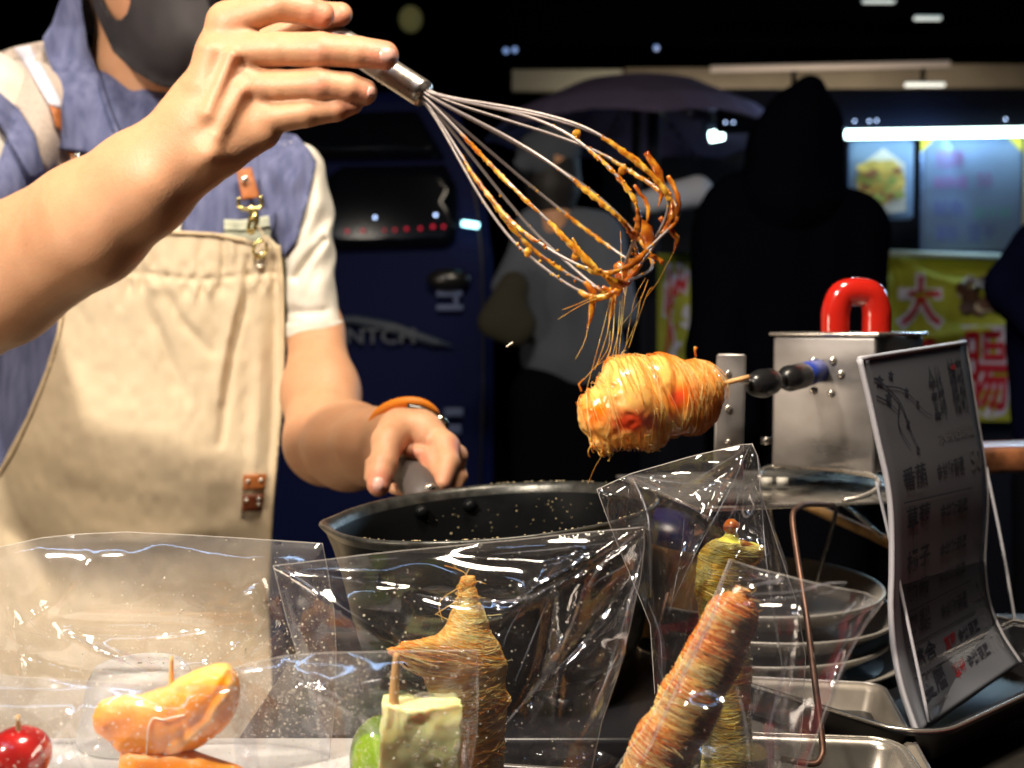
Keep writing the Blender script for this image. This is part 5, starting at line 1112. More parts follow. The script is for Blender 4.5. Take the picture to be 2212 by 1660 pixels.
# large left bag behind the tangerine
gA, gA2 = g2(520, 1400, 230, 90), g2(560, 1500, 260, 110)
bag('largest clear bag at the left, sugar-specked, hanging in front of the cream apron',
    [(-120, 1215), (0, 1183), (90, 1163), (160, 1155), (270, 1150), (480, 1160), (697, 1175), (708, 1230), (722, 1320), (727, 1400), (726, 1500), (714, 1600), (700, 1790), (-120, 1790)], .47,
    [([(110, 1350), (200, 1410), (340, 1455)], -.006, 22), ([(340, 1455), (450, 1440), (560, 1370)], -.006, 26), ([(0, 1400), (150, 1440), (330, 1470)], .004, 14), ([(60, 1280), (110, 1350), (130, 1375)], .003, 9), ([(120, 1340), (300, 1345), (440, 1352)], .004, 10),
     ([(130, 1366), (330, 1370), (560, 1340)], .003, 14), ([(500, 1290), (560, 1250), (590, 1340), (510, 1420)], .004, 18), ([(200, 1210), (110, 1310), (30, 1360)], -.003, 12), ([(20, 1300), (50, 1480)], .003, 8)], 11, bulge=.016, haze=True, gap=.012, tilt=(0, .02), noise_a=.0011,
    specks=2300, spk=lambda x, y: .05+.9*gA(x, y)+.6*gA2(x, y)+.15*(y > 1450), edges=[(0, 12)], eb=1.25,
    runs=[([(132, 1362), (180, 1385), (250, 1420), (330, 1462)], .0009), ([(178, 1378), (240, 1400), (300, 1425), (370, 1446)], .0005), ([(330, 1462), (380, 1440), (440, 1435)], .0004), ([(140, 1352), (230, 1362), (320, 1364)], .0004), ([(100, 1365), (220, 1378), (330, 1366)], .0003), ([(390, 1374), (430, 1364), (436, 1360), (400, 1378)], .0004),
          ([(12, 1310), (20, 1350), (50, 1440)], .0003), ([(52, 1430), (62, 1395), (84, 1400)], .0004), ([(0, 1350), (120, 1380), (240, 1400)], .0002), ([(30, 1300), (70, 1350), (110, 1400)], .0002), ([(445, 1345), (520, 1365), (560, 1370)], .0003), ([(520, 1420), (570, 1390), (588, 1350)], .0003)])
# front left bag round the tomato and tangerine
bag('lowest clear bag at the left over the tomato and the tangerine',
    [(-120, 1455), (0, 1460), (120, 1468), (225, 1474), (300, 1478), (420, 1480), (530, 1482), (560, 1640), (566, 1790), (-120, 1790)], .385,
    [([(160, 1540), (100, 1610), (60, 1660)], -.003, 9), ([(140, 1560), (170, 1630), (200, 1700)], .004, 10), ([(100, 1640), (160, 1620), (230, 1590)], .003, 10)], 31, bulge=.012, noise_a=.0015, specks=900, spk=lambda x, y: .4, edges=[(0, 4)], eb=1.0,
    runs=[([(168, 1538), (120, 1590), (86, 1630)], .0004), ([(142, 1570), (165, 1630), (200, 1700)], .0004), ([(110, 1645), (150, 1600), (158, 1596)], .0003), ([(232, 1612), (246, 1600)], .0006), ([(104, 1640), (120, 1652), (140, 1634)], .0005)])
# bag round the pear block
bag('clear bag over the pale fruit block, its top edge crossing the golden stick',
    [(500, 1446), (560, 1430), (620, 1417), (700, 1411), (830, 1408), (1031, 1405), (1032, 1500), (1030, 1590), (1012, 1690), (1000, 1790), (520, 1790), (505, 1600)], .395,
    [([(640, 1475), (700, 1500), (800, 1560)], -.003, 8), ([(690, 1475), (630, 1478)], .002, 6), ([(765, 1530), (800, 1600), (812, 1680)], .003, 9), ([(900, 1520), (1000, 1470), (1030, 1440)], .002, 14)], 51, bulge=.010, noise_a=.0012, specks=1300, spk=lambda x, y: .75 if x < 800 else .25,
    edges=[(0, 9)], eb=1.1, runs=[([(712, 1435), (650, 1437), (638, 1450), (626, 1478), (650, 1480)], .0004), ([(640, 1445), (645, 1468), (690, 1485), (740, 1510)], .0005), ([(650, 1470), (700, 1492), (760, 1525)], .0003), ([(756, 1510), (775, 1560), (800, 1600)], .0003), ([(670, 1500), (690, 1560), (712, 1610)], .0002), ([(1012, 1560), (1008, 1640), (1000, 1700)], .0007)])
# middle bag over the tall golden stick
bag('wide clear bag with fan-shaped creases over the tall golden stick, in front of the pan',
    [(590, 1222), (760, 1202), (980, 1180), (1200, 1157), (1391, 1138), (1392, 1180), (1384, 1250), (1360, 1360), (1334, 1460), (1300, 1560), (1270, 1700), (1260, 1790), (700, 1790), (690, 1600), (660, 1470), (622, 1350)], .445,
    [([(1385, 1142), (1280, 1200), (1160, 1270), (1080, 1340)], -.007, 14), ([(1200, 1250), (1150, 1290), (1060, 1380)], .005, 9), ([(1205, 1255), (1180, 1400), (1140, 1560)], .006, 10), ([(1275, 1210), (1220, 1380), (1090, 1580)], -.006, 10), ([(1370, 1230), (1250, 1390), (1100, 1560)], .006, 12),
     ([(1380, 1220), (1330, 1420), (1250, 1600)], -.006, 10), ([(620, 1230), (720, 1310), (850, 1400)], -.003, 20), ([(640, 1240), (760, 1250), (900, 1262)], .004, 10), ([(900, 1280), (1010, 1300), (1150, 1292)], .006, 14), ([(1040, 1310), (1160, 1290), (1290, 1230)], -.004, 12),
     ([(980, 1200), (1180, 1210), (1370, 1170)], .005, 18), ([(1395, 1145), (1270, 1225)], .004, 7), ([(1200, 1250), (1212, 1420), (1200, 1560)], -.004, 8)], 75, bulge=.016, haze=False, noise_a=.0018, specks=600, spk=lambda x, y: .5, edges=[(0, 12), (12+2, 16)], eb=1.0,
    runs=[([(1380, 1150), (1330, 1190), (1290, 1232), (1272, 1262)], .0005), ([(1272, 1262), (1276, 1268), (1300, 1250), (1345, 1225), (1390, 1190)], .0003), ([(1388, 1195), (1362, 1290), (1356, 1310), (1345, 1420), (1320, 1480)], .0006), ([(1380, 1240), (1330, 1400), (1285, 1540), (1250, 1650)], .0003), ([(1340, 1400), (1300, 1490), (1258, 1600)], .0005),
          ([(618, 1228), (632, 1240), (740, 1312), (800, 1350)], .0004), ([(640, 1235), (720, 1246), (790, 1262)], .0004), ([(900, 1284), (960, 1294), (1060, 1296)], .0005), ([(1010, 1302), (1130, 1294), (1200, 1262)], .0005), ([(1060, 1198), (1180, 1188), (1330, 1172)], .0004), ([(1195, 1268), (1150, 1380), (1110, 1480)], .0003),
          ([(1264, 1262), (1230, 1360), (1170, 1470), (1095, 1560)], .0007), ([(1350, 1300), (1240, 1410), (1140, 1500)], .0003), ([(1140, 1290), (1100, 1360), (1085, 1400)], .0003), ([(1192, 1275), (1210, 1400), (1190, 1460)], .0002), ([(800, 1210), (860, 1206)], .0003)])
# upper right bag over the green stick
bag('crumpled tall clear bag standing over the green-topped stick below the machine',
    [(1290, 1058), (1362, 1024), (1480, 990), (1600, 962), (1624, 960), (1636, 985), (1642, 1060), (1680, 1180), (1720, 1300), (1740, 1420), (1730, 1600), (1700, 1790), (1420, 1790), (1415, 1500), (1405, 1350), (1360, 1240), (1320, 1140)], .53,
    [([(1363, 1026), (1400, 1110), (1405, 1180)], -.012, 12), ([(1363, 1026), (1345, 1160), (1400, 1330)], .012, 16), ([(1363, 1026), (1480, 1090), (1650, 1200)], -.010, 14), ([(1363, 1026), (1450, 1050), (1560, 1060)], .010, 14), ([(1620, 962), (1550, 1090), (1450, 1300)], -.012, 12),
     ([(1620, 962), (1500, 1130), (1430, 1330)], .010, 12), ([(1620, 962), (1600, 1100), (1560, 1250)], .010, 12), ([(1628, 965), (1650, 1180), (1690, 1400)], -.009, 10), ([(1363, 1026), (1300, 1060)], .006, 10), ([(1400, 1180), (1412, 1400), (1440, 1600)], .008, 12),
     ([(1440, 1080), (1520, 1050), (1600, 1000)], .008, 12), ([(1530, 1150), (1490, 1330), (1460, 1500)], -.009, 12)], 91, bulge=.022, haze=False, noise_a=.0035, specks=120, spk=lambda x, y: .5, edges=[(0, 11), (13, 17)], eb=1.5,
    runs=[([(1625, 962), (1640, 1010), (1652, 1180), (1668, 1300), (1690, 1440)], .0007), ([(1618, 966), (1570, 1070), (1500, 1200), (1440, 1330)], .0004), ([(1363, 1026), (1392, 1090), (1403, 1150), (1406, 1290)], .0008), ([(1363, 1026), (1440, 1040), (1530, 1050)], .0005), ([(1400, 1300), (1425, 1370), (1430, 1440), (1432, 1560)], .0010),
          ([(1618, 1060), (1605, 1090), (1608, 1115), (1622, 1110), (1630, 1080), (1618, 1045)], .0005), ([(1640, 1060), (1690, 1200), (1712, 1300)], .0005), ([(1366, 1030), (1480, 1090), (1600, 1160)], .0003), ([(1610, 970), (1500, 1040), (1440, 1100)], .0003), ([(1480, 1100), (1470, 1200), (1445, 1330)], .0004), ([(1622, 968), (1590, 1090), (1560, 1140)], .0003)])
# right front bag over the strawberry stick
bag('right front clear bag with bluish folds over the leaning strawberry stick',
    [(1576, 1209), (1640, 1230), (1720, 1250), (1800, 1268), (1870, 1282), (1908, 1302), (1870, 1352), (1820, 1440), (1780, 1540), (1740, 1660), (1716, 1790), (1270, 1790), (1330, 1660), (1400, 1560), (1470, 1440), (1525, 1330)], .40,
    [([(1578, 1212), (1660, 1250), (1690, 1252)], .006, 9), ([(1590, 1250), (1700, 1262), (1850, 1272)], -.006, 9), ([(1905, 1300), (1870, 1330), (1800, 1480), (1750, 1640)], .006, 10), ([(1590, 1300), (1720, 1282), (1830, 1265)], .005, 8), ([(1700, 1420), (1672, 1560), (1668, 1700)], .007, 12),
     ([(1578, 1212), (1540, 1340), (1440, 1560), (1360, 1680)], -.005, 10), ([(1856, 1285), (1820, 1400), (1790, 1480)], .004, 8), ([(1870, 1284), (1850, 1320)], .003, 6), ([(1730, 1290), (1725, 1400), (1700, 1520)], -.004, 10)], 111, bulge=.018, haze=False, noise_a=.0022, specks=140, spk=lambda x, y: .5, edges=[(0, 10), (12, 16)], eb=1.25,
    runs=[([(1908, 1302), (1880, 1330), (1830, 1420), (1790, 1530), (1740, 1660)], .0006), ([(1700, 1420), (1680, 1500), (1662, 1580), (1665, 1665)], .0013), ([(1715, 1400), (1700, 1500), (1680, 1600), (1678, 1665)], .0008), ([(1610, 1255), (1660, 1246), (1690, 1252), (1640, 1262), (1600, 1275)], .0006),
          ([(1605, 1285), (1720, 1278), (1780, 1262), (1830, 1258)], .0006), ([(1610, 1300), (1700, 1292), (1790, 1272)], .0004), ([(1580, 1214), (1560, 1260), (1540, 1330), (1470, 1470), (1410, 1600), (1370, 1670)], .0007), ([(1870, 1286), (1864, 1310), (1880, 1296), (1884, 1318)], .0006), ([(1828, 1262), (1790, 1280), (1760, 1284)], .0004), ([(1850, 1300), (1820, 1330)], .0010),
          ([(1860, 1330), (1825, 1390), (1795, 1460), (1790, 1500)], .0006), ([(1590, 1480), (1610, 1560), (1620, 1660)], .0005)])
# small folded clear sheet lying on the tray
o = thing('clear_sheet', 'small flat clear film lying on the grey tray beside the golden stick', 'plastic film', tuple(P(1280, 1640, .46)))
v, f, p = panel([(1130, 1640), (1220, 1602), (1300, 1622), (1360, 1650), (1340, 1760), (1100, 1760)], lambda x, y: .47-(y-1600)/1660*.12+.002*noise2(x/40, y/30, 3), 0, 9); mk('film', v, f, M['film_haze'], o)

# ================================================================== BACKGROUND: the street behind
tubem = mat('lit_tube', (1, 1, 1), .4, emit=(.72, 1.0, .98), es=9); cool = mat('cool_glow', (1, 1, 1), .4, emit=(.45, .62, 1.0), es=5); coolb = mat('bright_cool_bulb', (1, 1, 1), .4, emit=(.55, .95, .95), es=14)
NAVY = mat('dark_navy_fascia', (.010, .013, .026), .7, var=.3, vscale=3, spec=.2)
st_ = thing('food_stall', 'lit food stall across the street with sign boards under a white tube lamp', 'stall', (1.3, 3.2, 0))
def pbox(name, x0, y0, x1, y1, d, thick, m, parent, bev=.004):
    a = P(x0, y0, d); b = P(x1, y1, d); c = (a+b)/2; c[1] += thick/2; v, f = box(c, (abs(b[0]-a[0]), thick, abs(a[2]-b[2])), bev=bev); return mk(name, v, f, m, parent)
pbox('fascia', 1560, 192, 2800, 276, 3.15, .10, NAVY, st_); pbox('counter_front', 1380, 545, 2800, 1420, 3.12, .6, NAVY, st_)
pbox('back_wall', 1300, 200, 2900, 560, 3.9, .05, mat('stall_back_wall', (.012, .013, .016), .8), st_)
for x in (1400, 2790): pbox('post', x, 200, x+22, 1400, 3.1, .05, NAVY, st_)
o = thing('tube_lamp', 'long white tube lamp over the sign boards of the stall', 'lamp', tuple(P(2000, 290, 3.02)))
v, f = tube([P(1828, 291, 3.02), P(2780, 276, 3.02)], .0125, 12); mk('tube', v, f, tubem, o)
v, f = box((P(1828, 283, 3.03)+P(2780, 268, 3.03))/2, (1.22, .03, .012), rot('Y', -.9)); mk('lamp_housing', v, f, NAVY, o)
o = thing('tube_lamp', 'short glowing tube lamp left of the hooded man', 'lamp', tuple(P(1547, 293, 3.4))); v, f = tube([P(1534, 296, 3.4), P(1562, 291, 3.4)], .016, 12); mk('tube', v, f, tubem, o); pbox('lamp_housing', 1520, 262, 1580, 280, 3.42, .03, NAVY, o)
def flat_on(x0, y0, x1, y1, d):
    def fn(u, t):
        return P(x0+(x1-x0)*u, y0+(y1-y0)*t, np.full(len(u), d))
    return fn
# dish picture board
pb = thing('dish_board', 'blue-edged board with a picture of a yellow noodle dish under the tube lamp', 'sign board', tuple(P(1904, 476, 3.08)))
pbox('board', 1836, 303, 1974, 474, 3.09, .012, mat('pale_blue_board', (.17, .28, .48), .6), pb, .01)
DC = [mat('dish_yellow', (.62, .48, .12), .6, var=.4, vscale=25), mat('dish_green', (.34, .40, .10), .6, var=.4, vscale=30), mat('dish_brown', (.30, .14, .06), .6, var=.4, vscale=30), mat('paper_white', (.62, .62, .60), .6)]
fn = flat_on(1836, 303, 1974, 474, 3.083)
def patch(fn, pts, m, parent, nm, off=0): u = np.array([p[0] for p in pts]); t = np.array([p[1] for p in pts]); v = fn(u, t)-FW*off; mk(nm, v, [tuple(range(len(pts)))], m, parent, smooth=False)
patch(fn, [(.12, .35), (.52, .10), (.86, .3), (.88, .9), (.6, .93)], DC[3], pb, 'paper_wrap_print')
patch(fn, [(.10+.38*(1+math.cos(a)), .52+.28*math.sin(a)*(1+.1*math.sin(5*a))) for a in np.linspace(0, 6.1, 22)], DC[0], pb, 'noodle_print', .002)
for k in range(26):
    cxx, cyy = .48+RNG.uniform(-.3, .3), .54+RNG.uniform(-.2, .2); r = RNG.uniform(.04, .10); patch(fn, [(cxx+r*math.cos(a)*1.2, cyy+r*.6*math.sin(a)) for a in np.linspace(0, 5.9, 9)], DC[RNG.choice([0, 1, 2], p=[.4, .35, .25])], pb, 'topping_print', .004+.0004*k)
# price board
mb = thing('price_board', 'pale blue price board with faint pink handwriting and yellow corners', 'sign board', tuple(P(2096, 548, 3.08)))
pbox('board', 1992, 300, 2206, 546, 3.09, .012, mat('light_blue_board', (.17, .27, .50), .6, var=.06, vscale=6), mb, .012)
yl = mat('yellow_tape', (.75, .66, .05), .5); fn = flat_on(1992, 300, 2206, 546, 3.082)
patch(fn, [(-.01, -.01), (.14, -.01), (-.01, .12)], yl, mb, 'corner_tape'); patch(fn, [(.86, -.01), (1.01, -.01), (1.01, .12)], yl, mb, 'corner_tape')
pk = mat('pink_marker', (.26, .12, .38), .6); pu = mat('violet_marker', (.10, .12, .38), .6); gn = mat('green_marker', (.12, .34, .36), .6)
for s, u0, u1, t0, t1, m in (('招牌', .14, .42, .10, .26, pk), ('鹹酥雞', .12, .46, .32, .44, pk), ('50', .56, .70, .30, .42, pk), ('魷魚', .12, .42, .54, .68, pu), ('甜不辣', .52, .90, .60, .70, gn), ('薯條', .14, .36, .76, .90, pu), ('豆干', .46, .74, .76, .90, pu)):
    text_on(fn, s, u0, u1, t0, t1, m, mb)
pbox('board', 2212, 300, 2420, 546, 3.09, .012, mat('cream_board', (.55, .52, .40), .6), thing('sign_board', 'next cream sign board cut off by the right edge under the tube lamp', 'sign board', tuple(P(2300, 548, 3.08))), .012)
# hanging banner
bn = thing('stall_banner', 'yellow-green cloth banner with red white-edged characters hung on the stall counter', 'banner', tuple(P(1900, 900, 3.03)))
BMAT = mat('yellow_green_cloth', (.36, .40, .04), .7, bump=.2, bscale=80)
def bfn(u, t):
    x = 1420+(2186-1420)*u; y = 548+(905-548)*t+6*u
    s1, k1 = seg_dist(x, y, [(1925, 560), (2030, 600), (2180, 640)]); s2, k2 = seg_dist(x, y, [(1930, 560), (1980, 720), (2000, 880)]); s3, k3 = seg_dist(x, y, [(1940, 575), (2100, 590), (2190, 590)]); s4, _ = seg_dist(x, y, [(2000, 730), (2090, 720), (2186, 700)])
    return P(x, y, 3.03-.05*np.exp(-s1/16)+.05*np.exp(-s3/14)+.03*np.exp(-s2/20)-.03*np.exp(-s4/14)+.012*noise2(x/60, y/50, 4))
gu, gt = np.meshgrid(np.linspace(0, 1, 90), np.linspace(0, 1, 44)); v = bfn(gu.ravel(), gt.ravel()); mk('cloth', v, np.array([(i*90+j, (i+1)*90+j, (i+1)*90+j+1, i*90+j+1) for i in range(43) for j in range(89)]), BMAT, bn)
rd = mat('banner_red', (.42, .012, .03), .6); wt = mat('banner_white', (.60, .62, .85), .6); br = mat('banner_brown', (.10, .05, .035), .6, var=.5, vscale=20)
def bt_(s, u0, u1, t0, t1, o1=.14):
    v, f = text_mesh(s, 0); lo, hi = v.min(0), v.max(0); du, dt = (u1-u0)*.11, (t1-t0)*.11
    for m, off, eo, nm in ((wt, .004, .075, 'character_edge'), (rd, .009, .012, 'character')):
        vv, ff = text_mesh(s, eo); w = (vv-lo)/(hi-lo); mk(nm, bfn(u0+(u1-u0)*w[:, 0], t1+(t0-t1)*w[:, 1])-FW*off, ff, m, bn, smooth=False)
bt_('大', .685, .795, .13, .42); bt_('腸', .855, .985, .46, .93); bt_('香', .66, .80, .50, .95); bt_('烤', .02, .085, .10, .62)
fb3 = lambda u, t: bfn(u, t)-FW*.012
for k in range(16):
    cxx, cyy = .905+RNG.uniform(-.05, .05), .24+RNG.uniform(-.09, .09); patch(lambda u, t: bfn(u, t), [(cxx+.022*math.cos(a), cyy+.04*math.sin(a)) for a in np.linspace(0, 5.9, 9)], br if k % 4 else mat('pale_topping', (.5, .45, .35), .6), bn, 'snack_print', .006+.001*k)
v, f = tube([P(1912, 548, 3.02), P(2200, 556, 3.02)], .009, 8); mk('banner_rail', v, f, mat('pale_rail', (.45, .55, .52), .5), bn)
# canopy band with lit beams
cp = thing('canopy', 'long beige canopy edge behind the umbrella, lit from below', 'canopy', tuple(P(1650, 200, 4.6)))
BEI = mat('beige_canopy', (.24, .20, .15), .7, var=.2, vscale=4, emit=(.55, .48, .36), es=.0)
pbox('canopy_panel', 1105, 150, 1345, 196, 4.6, .05, mat('cream_panel', (.60, .58, .48), .6), cp)
for a, b in ((1350, 1710), (1722, 1990), (2002, 2310), (2322, 2700)): pbox('canopy_panel', a, 146-(a-1350)*.012, b, 196-(a-1350)*.012, 4.6, .05, BEI, cp)
v, f = box((P(1535, 150, 4.5)+P(2050, 139, 4.5))/2, (515/F*4.5, .03, .022), rot('Y', -1.2)); mk('bright_edge', v, f, mat('pinkish_edge_glow', (.5, .42, .38), .5, emit=(.9, .72, .6), es=.12), cp)  # bright top edge of the canopy, painted as a faint glow
pbox('canopy_roof', 1090, -260, 2900, 138, 4.75, .3, mat('night_roof', (.0012, .0015, .003), .9, spec=0), cp)
for i, (x, y, w, h, d, lab) in enumerate(((2006, 38, 58, 8, 4.2, 'short bluish tube reflection near the top right, built as a glowing strip'), (2000, 182, 86, 8, 4.2, 'bluish tube reflection on the canopy above the boards, built as a glowing strip'), (1900, 2, 70, 6, 4.2, 'faint tube reflection at the top edge of the picture, built as a glowing strip'), (1040, 0, 1, 1, 4.2, None))):
    if lab: o = tag(pbox('reflection_strip', x-w/2, y-h/2, x+w/2, y+h/2, d, .02, mat('dim_strip', (1, 1, 1), .4, emit=(.55, .75, .78), es=.55), None, .004), lab, 'lamp')  # tube reflections put in as faintly glowing strips
def dot(x, y, d, r, m, lab): v, f = sphere(P(x, y, d), r*d/F, 6); tag(mk('glow_dot', v, f, m), lab, 'light dot')
for x, y, lab in ((1846, 262, 'first glowing highlight dot over the left end of the long tube lamp'), (1878, 262, 'second glowing highlight dot over the long tube lamp, left of a pair'), (1894, 261, 'right one of the pair of glowing highlight dots over the long tube lamp'), (2172, 258, 'glowing highlight dot over the long tube lamp near the right edge'), (1567, 265, 'left glowing highlight dot above the short tube lamp'), (1584, 265, 'right glowing highlight dot above the short tube lamp')): dot(x, y, 3.0, 2.2, cool, lab)  # point highlights put in as tiny glowing spheres
dim = mat('dim_blue_dot', (.5, .5, .6), .4, emit=(.2, .35, .7), es=.9)
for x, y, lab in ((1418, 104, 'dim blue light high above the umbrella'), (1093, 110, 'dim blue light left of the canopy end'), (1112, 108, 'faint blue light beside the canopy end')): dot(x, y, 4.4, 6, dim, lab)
v, f = sphere(P(887, 42, 3.6), (.04, .03, .045), 8); tag(mk('tree_leaf_clump', v, f, mat('lit_olive_leaf', (.3, .3, .12), .8, emit=(.3, .3, .12), es=.08)), 'dim olive blur of leaves against the black sky above the whisk', 'leaves', kind='stuff')  # light on the leaves put in as a faint glow
# umbrella
um = thing('market_umbrella', 'grey-violet market umbrella over the far customers', 'umbrella', tuple(P(1380, 900, 3.0)))
c = P(1375, 158, 3.3); V = [c]; n = 8
for ring_, (r, dz) in enumerate(((.20, -.045), (.38, -.135), (.46, -.205))):
    for k in range(n*4):
        a = k/(n*4)*2*math.pi+.2; sc = 1-.05*abs(math.sin(a*n/2))*(ring_+1)/3; V.append(c+np.array([r*sc*math.cos(a), r*sc*math.sin(a), dz+.02*abs(math.sin(a*n/2))*ring_/2]))
q = [(0, 1+k, 1+(k+1) % 32) for k in range(32)]
for r in range(2): q += [(1+r*32+k, 1+(r+1)*32+k, 1+(r+1)*32+(k+1) % 32, 1+r*32+(k+1) % 32) for k in range(32)]
mk('canopy_cloth', np.array(V), q, mat('violet_cloth', (.14, .115, .22), .9, var=.15, vscale=8), um, smooth=False)
v, f = tube([P(1375, 165, 3.3), P(1375, 1500, 3.3)*np.array([1, 1, 0])+np.array([0, 0, .0])], .014, 8); mk('pole', v, f, M['steel_dark'], um)
for k in range(8):
    a = k*math.pi/4+.2; v, f = tube([c+np.array([0, 0, -.02]), c+np.array([.455*math.cos(a), .455*math.sin(a), -.207])], .004, 5); mk('rib', v, f, M['steel_dark'], um)
# blue van
vn = thing('parked_van', 'dark blue van with a black side window and a pale swoosh on the door', 'van', tuple(P(800, 1400, 2.9)*np.array([1, 1, 0])))
VB_ = mat('dark_blue_paint', (.004, .008, .055), .6, spec=.1)
def vpan(name, pts, d, th, m, st=30, bulge=.03):
    v, f, p = panel(pts, lambda x, y: d+.0*x+bulge*((y-700)/500)**2, th, st); return mk(name, v, f, m, vn)
vpan('van_side', [(440, 230), (600, 205), (860, 200), (985, 225), (1010, 300), (1045, 420), (1064, 560), (1066, 1400), (440, 1400)], 2.8, .5, VB_)
glass = mat('dark_window_glass', (.003, .004, .007), .12, spec=.12)
vpan('side_window', [(690, 395), (740, 360), (960, 356), (984, 400), (990, 470), (982, 520), (960, 532), (690, 540)], 2.775, .01, glass)
vpan('windscreen', [(540, 250), (900, 240), (960, 340), (520, 345)], 2.775, .01, glass)
vpan('door_gap', strip(spline([(1000, 300), (1030, 450), (1042, 620), (1042, 900), (1020, 1300)], 20), 5), 2.785, .004, M['black'])
v, f = sphere(P(968, 604, 2.76), (.055, .02, .028), 12); mk('door_handle', v, f, M['black_plastic'], vn)
lb = mat('pale_blue_stripe_reflection', (.10, .14, .30), .5); pd = mat('pale_swoosh_paint', (.045, .062, .10), .5)
for x0, y0, x1, y1 in ((943, 628, 998, 641), (943, 659, 1000, 671), (980, 642, 990, 658), (960, 882, 1000, 900), (968, 918, 996, 938)): pbox('stripe_reflection', x0, y0, x1, y1, 2.772, .004, lb, vn, .001)  # door stripes, then two blue reflections painted as flat marks
vpan('swoosh', [(700, 684), (770, 682), (850, 696), (920, 722), (985, 748), (930, 746), (870, 728), (820, 712), (760, 700), (700, 702)], 2.77, .004, pd)
text_on(flat_on(735, 702, 925, 745, 2.765), 'INTCH', 0, .85, .15, .95, pd, vn, off=.02)
rl = mat('red_letter_reflection', (.3, .01, .02), .5, emit=(1, .03, .08), es=.55)
for x, y, r in ((750, 500, 7), (784, 499, 7), (830, 498, 5), (853, 497, 6), (878, 495, 7), (908, 494, 7), (935, 490, 8), (958, 490, 7)): v, f = sphere(P(x, y, 2.76), r*.55*2.76/F, 6); mk('red_letter_reflection', v, f, rl, vn)  # red lettering reflected in the window, put in as glowing beads
for x, y in ((810, 470), (941, 465)): v, f = sphere(P(x, y, 2.76), 3*2.76/F, 6); mk('window_reflection', v, f, cool, vn)  # blue light reflections on the window, built as glowing spheres
v, f = tube([P(998, 483, 2.755), P(1034, 488, 2.755)], .007, 8); mk('clearance_lamp', v, f, mat('clearance_glow', (1, 1, 1), .4, emit=(.4, .9, 1.0), es=5), vn)
# people
def person(label, prims, m, d, extra=(), vox=8):
    base = P(prims[0][0], 1600, d); base[2] = 0; o = thing('person', label, 'person', tuple(base))
    bp_ = [p for p in prims if p[-1] == 'b']; cl = {}
    v, q, _ = organic([p[:-1] for p in bp_], vox, d); mk('body', v, q, M['skin'], o)
    for nm, mt in m: 
        v, q, px_ = organic([p[:-1] for p in prims if p[-1] == nm], vox, d); v = v-FW*(noise2(px_[:, 0]/45, px_[:, 1]/110, 3)*.010)[:, None]; mk(nm, v, q, mt, o)
    return o
DK = mat('black_jacket', (.0022, .0026, .005), .95, spec=0); DN = mat('navy_jacket', (.003, .0035, .014), .95, spec=0); GR = mat('slate_grey_top', (.10, .115, .15), .9, var=.15, vscale=5); TR = mat('dark_trousers', (.004, .0045, .007), .95, spec=0)
d = 2.25
person('man seen from behind in a black hooded jacket, standing before the stall', [
 (1722, 330, d, 66, 1735, 280, d, 66, 30, 1, 'b'), (1735, 400, d, 60, 1735, 470, d, 90, 30, 1, 'b'),
 (1720, 315, d, 98, 1735, 270, d, 88, 30, 1, 'hood'), (1750, 208, d, 38, 1752, 194, d, 34, 20, 1, 'hood'), (1716, 350, d, 98, 1710, 420, d, 125, 50, 1, 'hood'),
 (1610, 470, d, 100, 1830, 490, d, 84, 60, .8, 'jacket'), (1690, 600, d, 185, 1710, 900, d, 190, 60, .6, 'jacket'), (1585, 520, d, 86, 1560, 760, d-.05, 70, 40, .9, 'jacket'), (1848, 520, d, 72, 1845, 760, d-.05, 66, 40, .9, 'jacket'), (1560, 760, d-.05, 70, 1600, 920, d-.15, 54, 40, .9, 'jacket'), (1845, 760, d-.05, 64, 1800, 920, d-.15, 54, 40, .9, 'jacket'),
 (1640, 980, d, 100, 1630, 1900, d, 70, 40, .8, 'trousers'), (1780, 980, d, 100, 1790, 1900, d, 70, 40, .8, 'trousers')], (('hood', DK), ('jacket', DK), ('trousers', TR)), d, vox=9)
d = 2.5
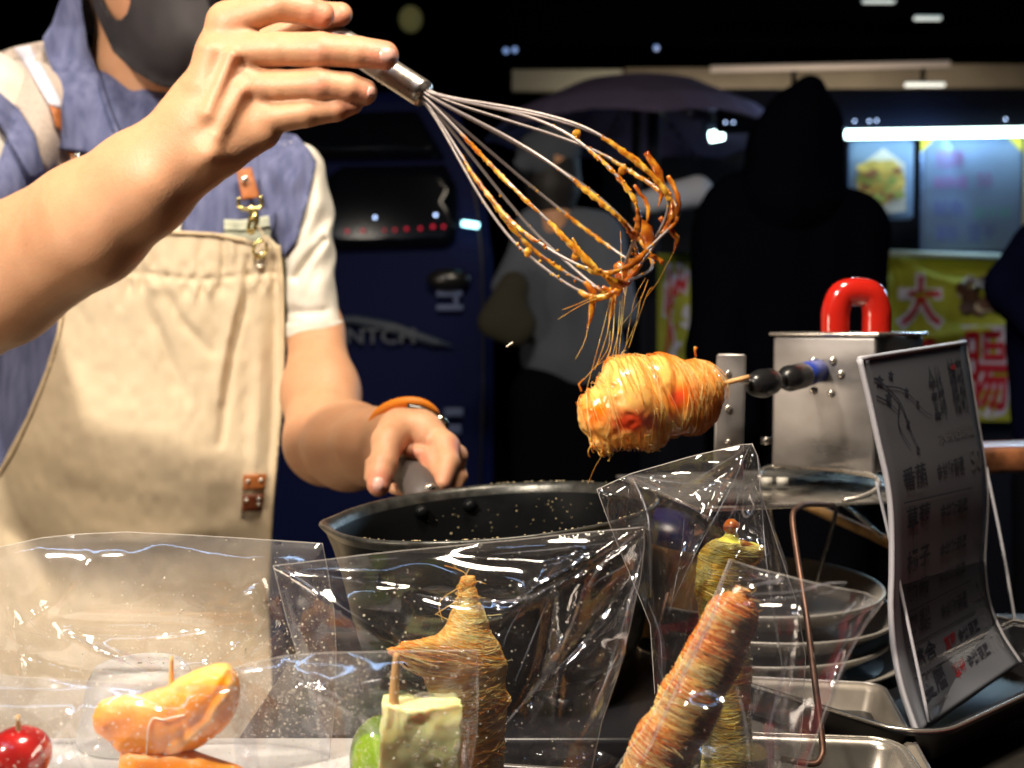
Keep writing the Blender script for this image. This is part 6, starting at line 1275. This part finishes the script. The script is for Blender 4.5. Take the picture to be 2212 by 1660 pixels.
o = person('customer in a slate grey top carrying a dark shoulder bag', [
 (1185, 385, d, 44, 1190, 345, d, 50, 20, 1, 'b'), (1195, 430, d, 36, 1200, 490, d, 50, 20, 1, 'b'),
 (1180, 340, d+.01, 66, 1195, 325, d+.01, 60, 20, 1, 'cap'), (1196, 440, d+.0, 46, 1195, 400, d+.0, 56, 20, 1, 'hair'), (1195, 400, d+.01, 56, 1192, 350, d+.01, 60, 20, 1, 'hair'), (1160, 345, d-.04, 30, 1130, 352, d-.06, 22, 14, .4, 'cap'),
 (1165, 500, d, 56, 1290, 505, d, 50, 40, .8, 'top'), (1225, 580, d, 100, 1235, 760, d, 112, 50, .6, 'top'), (1310, 530, d, 44, 1345, 680, d-.05, 34, 30, 1, 'top'), (1250, 790, d, 100, 1250, 790, d, 100, 30, .6, 'top'), (1150, 520, d, 40, 1090, 620, d-.02, 30, 24, 1, 'top'),
 (1190, 860, d, 90, 1170, 1600, d, 60, 40, .8, 'trousers'), (1300, 860, d, 84, 1320, 1600, d, 60, 40, .8, 'trousers')], (('hair', M['hair']), ('cap', mat('grey_cap', (.06, .07, .09), .9)), ('top', GR), ('trousers', TR)), d)
v, q, _ = organic([(1110, 620, d-.12, 34, 1075, 690, d-.12, 40, 30, .5), (1110, 690, d-.12, 40, 1120, 700, d-.12, 40, 30, .5), (1060, 700, d-.12, 24, 1110, 720, d-.12, 28, 20, .5)], 6, d); b_ = tag(mk('shoulder_bag', v, q, mat('dark_olive_bag', (.035, .033, .022), .85)), 'dark olive shoulder bag on the grey-topped customer', 'bag')
d = 2.75
person('person in white with only a raised sleeve showing left of the hooded man', [
 (1690, 330, d, 50, 1690, 300, d, 56, 20, 1, 'b'), (1690, 360, d, 34, 1690, 420, d, 40, 20, 1, 'b'),
 (1690, 310, d, 62, 1690, 290, d, 62, 20, 1, 'hair'), (1505, 415, d-.05, 36, 1392, 440, d-.1, 26, 20, 1, 'sleeve'), (1520, 430, d-.03, 34, 1640, 460, d, 50, 30, 1, 'jacket'), (1650, 500, d, 90, 1650, 760, d, 90, 30, .7, 'jacket'), (1600, 850, d, 80, 1600, 1500, d, 60, 30, .7, 'trousers')], (('hair', M['hair']), ('sleeve', mat('white_sleeve', (.50, .54, .66), .8)), ('jacket', DN), ('trousers', TR)), d)
d = 2.0
person('dark figure in navy cut off by the right edge, in front of the banner', [
 (2330, 330, d, 80, 2330, 290, d, 84, 20, 1, 'b'), (2330, 400, d, 60, 2330, 450, d, 70, 20, 1, 'b'),
 (2330, 320, d, 92, 2330, 280, d, 92, 20, 1, 'hair'), (2290, 560, d, 100, 2400, 540, d, 100, 50, .8, 'jacket'), (2300, 700, d, 130, 2330, 1000, d, 140, 50, .6, 'jacket'), (2250, 560, d, 78, 2186, 620, d-.05, 62, 30, .8, 'jacket'), (2190, 630, d-.05, 52, 2290, 760, d-.1, 50, 30, 1, 'jacket'),
 (2290, 1050, d, 110, 2290, 1900, d, 80, 40, .8, 'trousers')], (('hair', M['hair']), ('jacket', DN), ('trousers', TR)), d, vox=10)
# small lights of the market far behind, reflected in the bags and pans
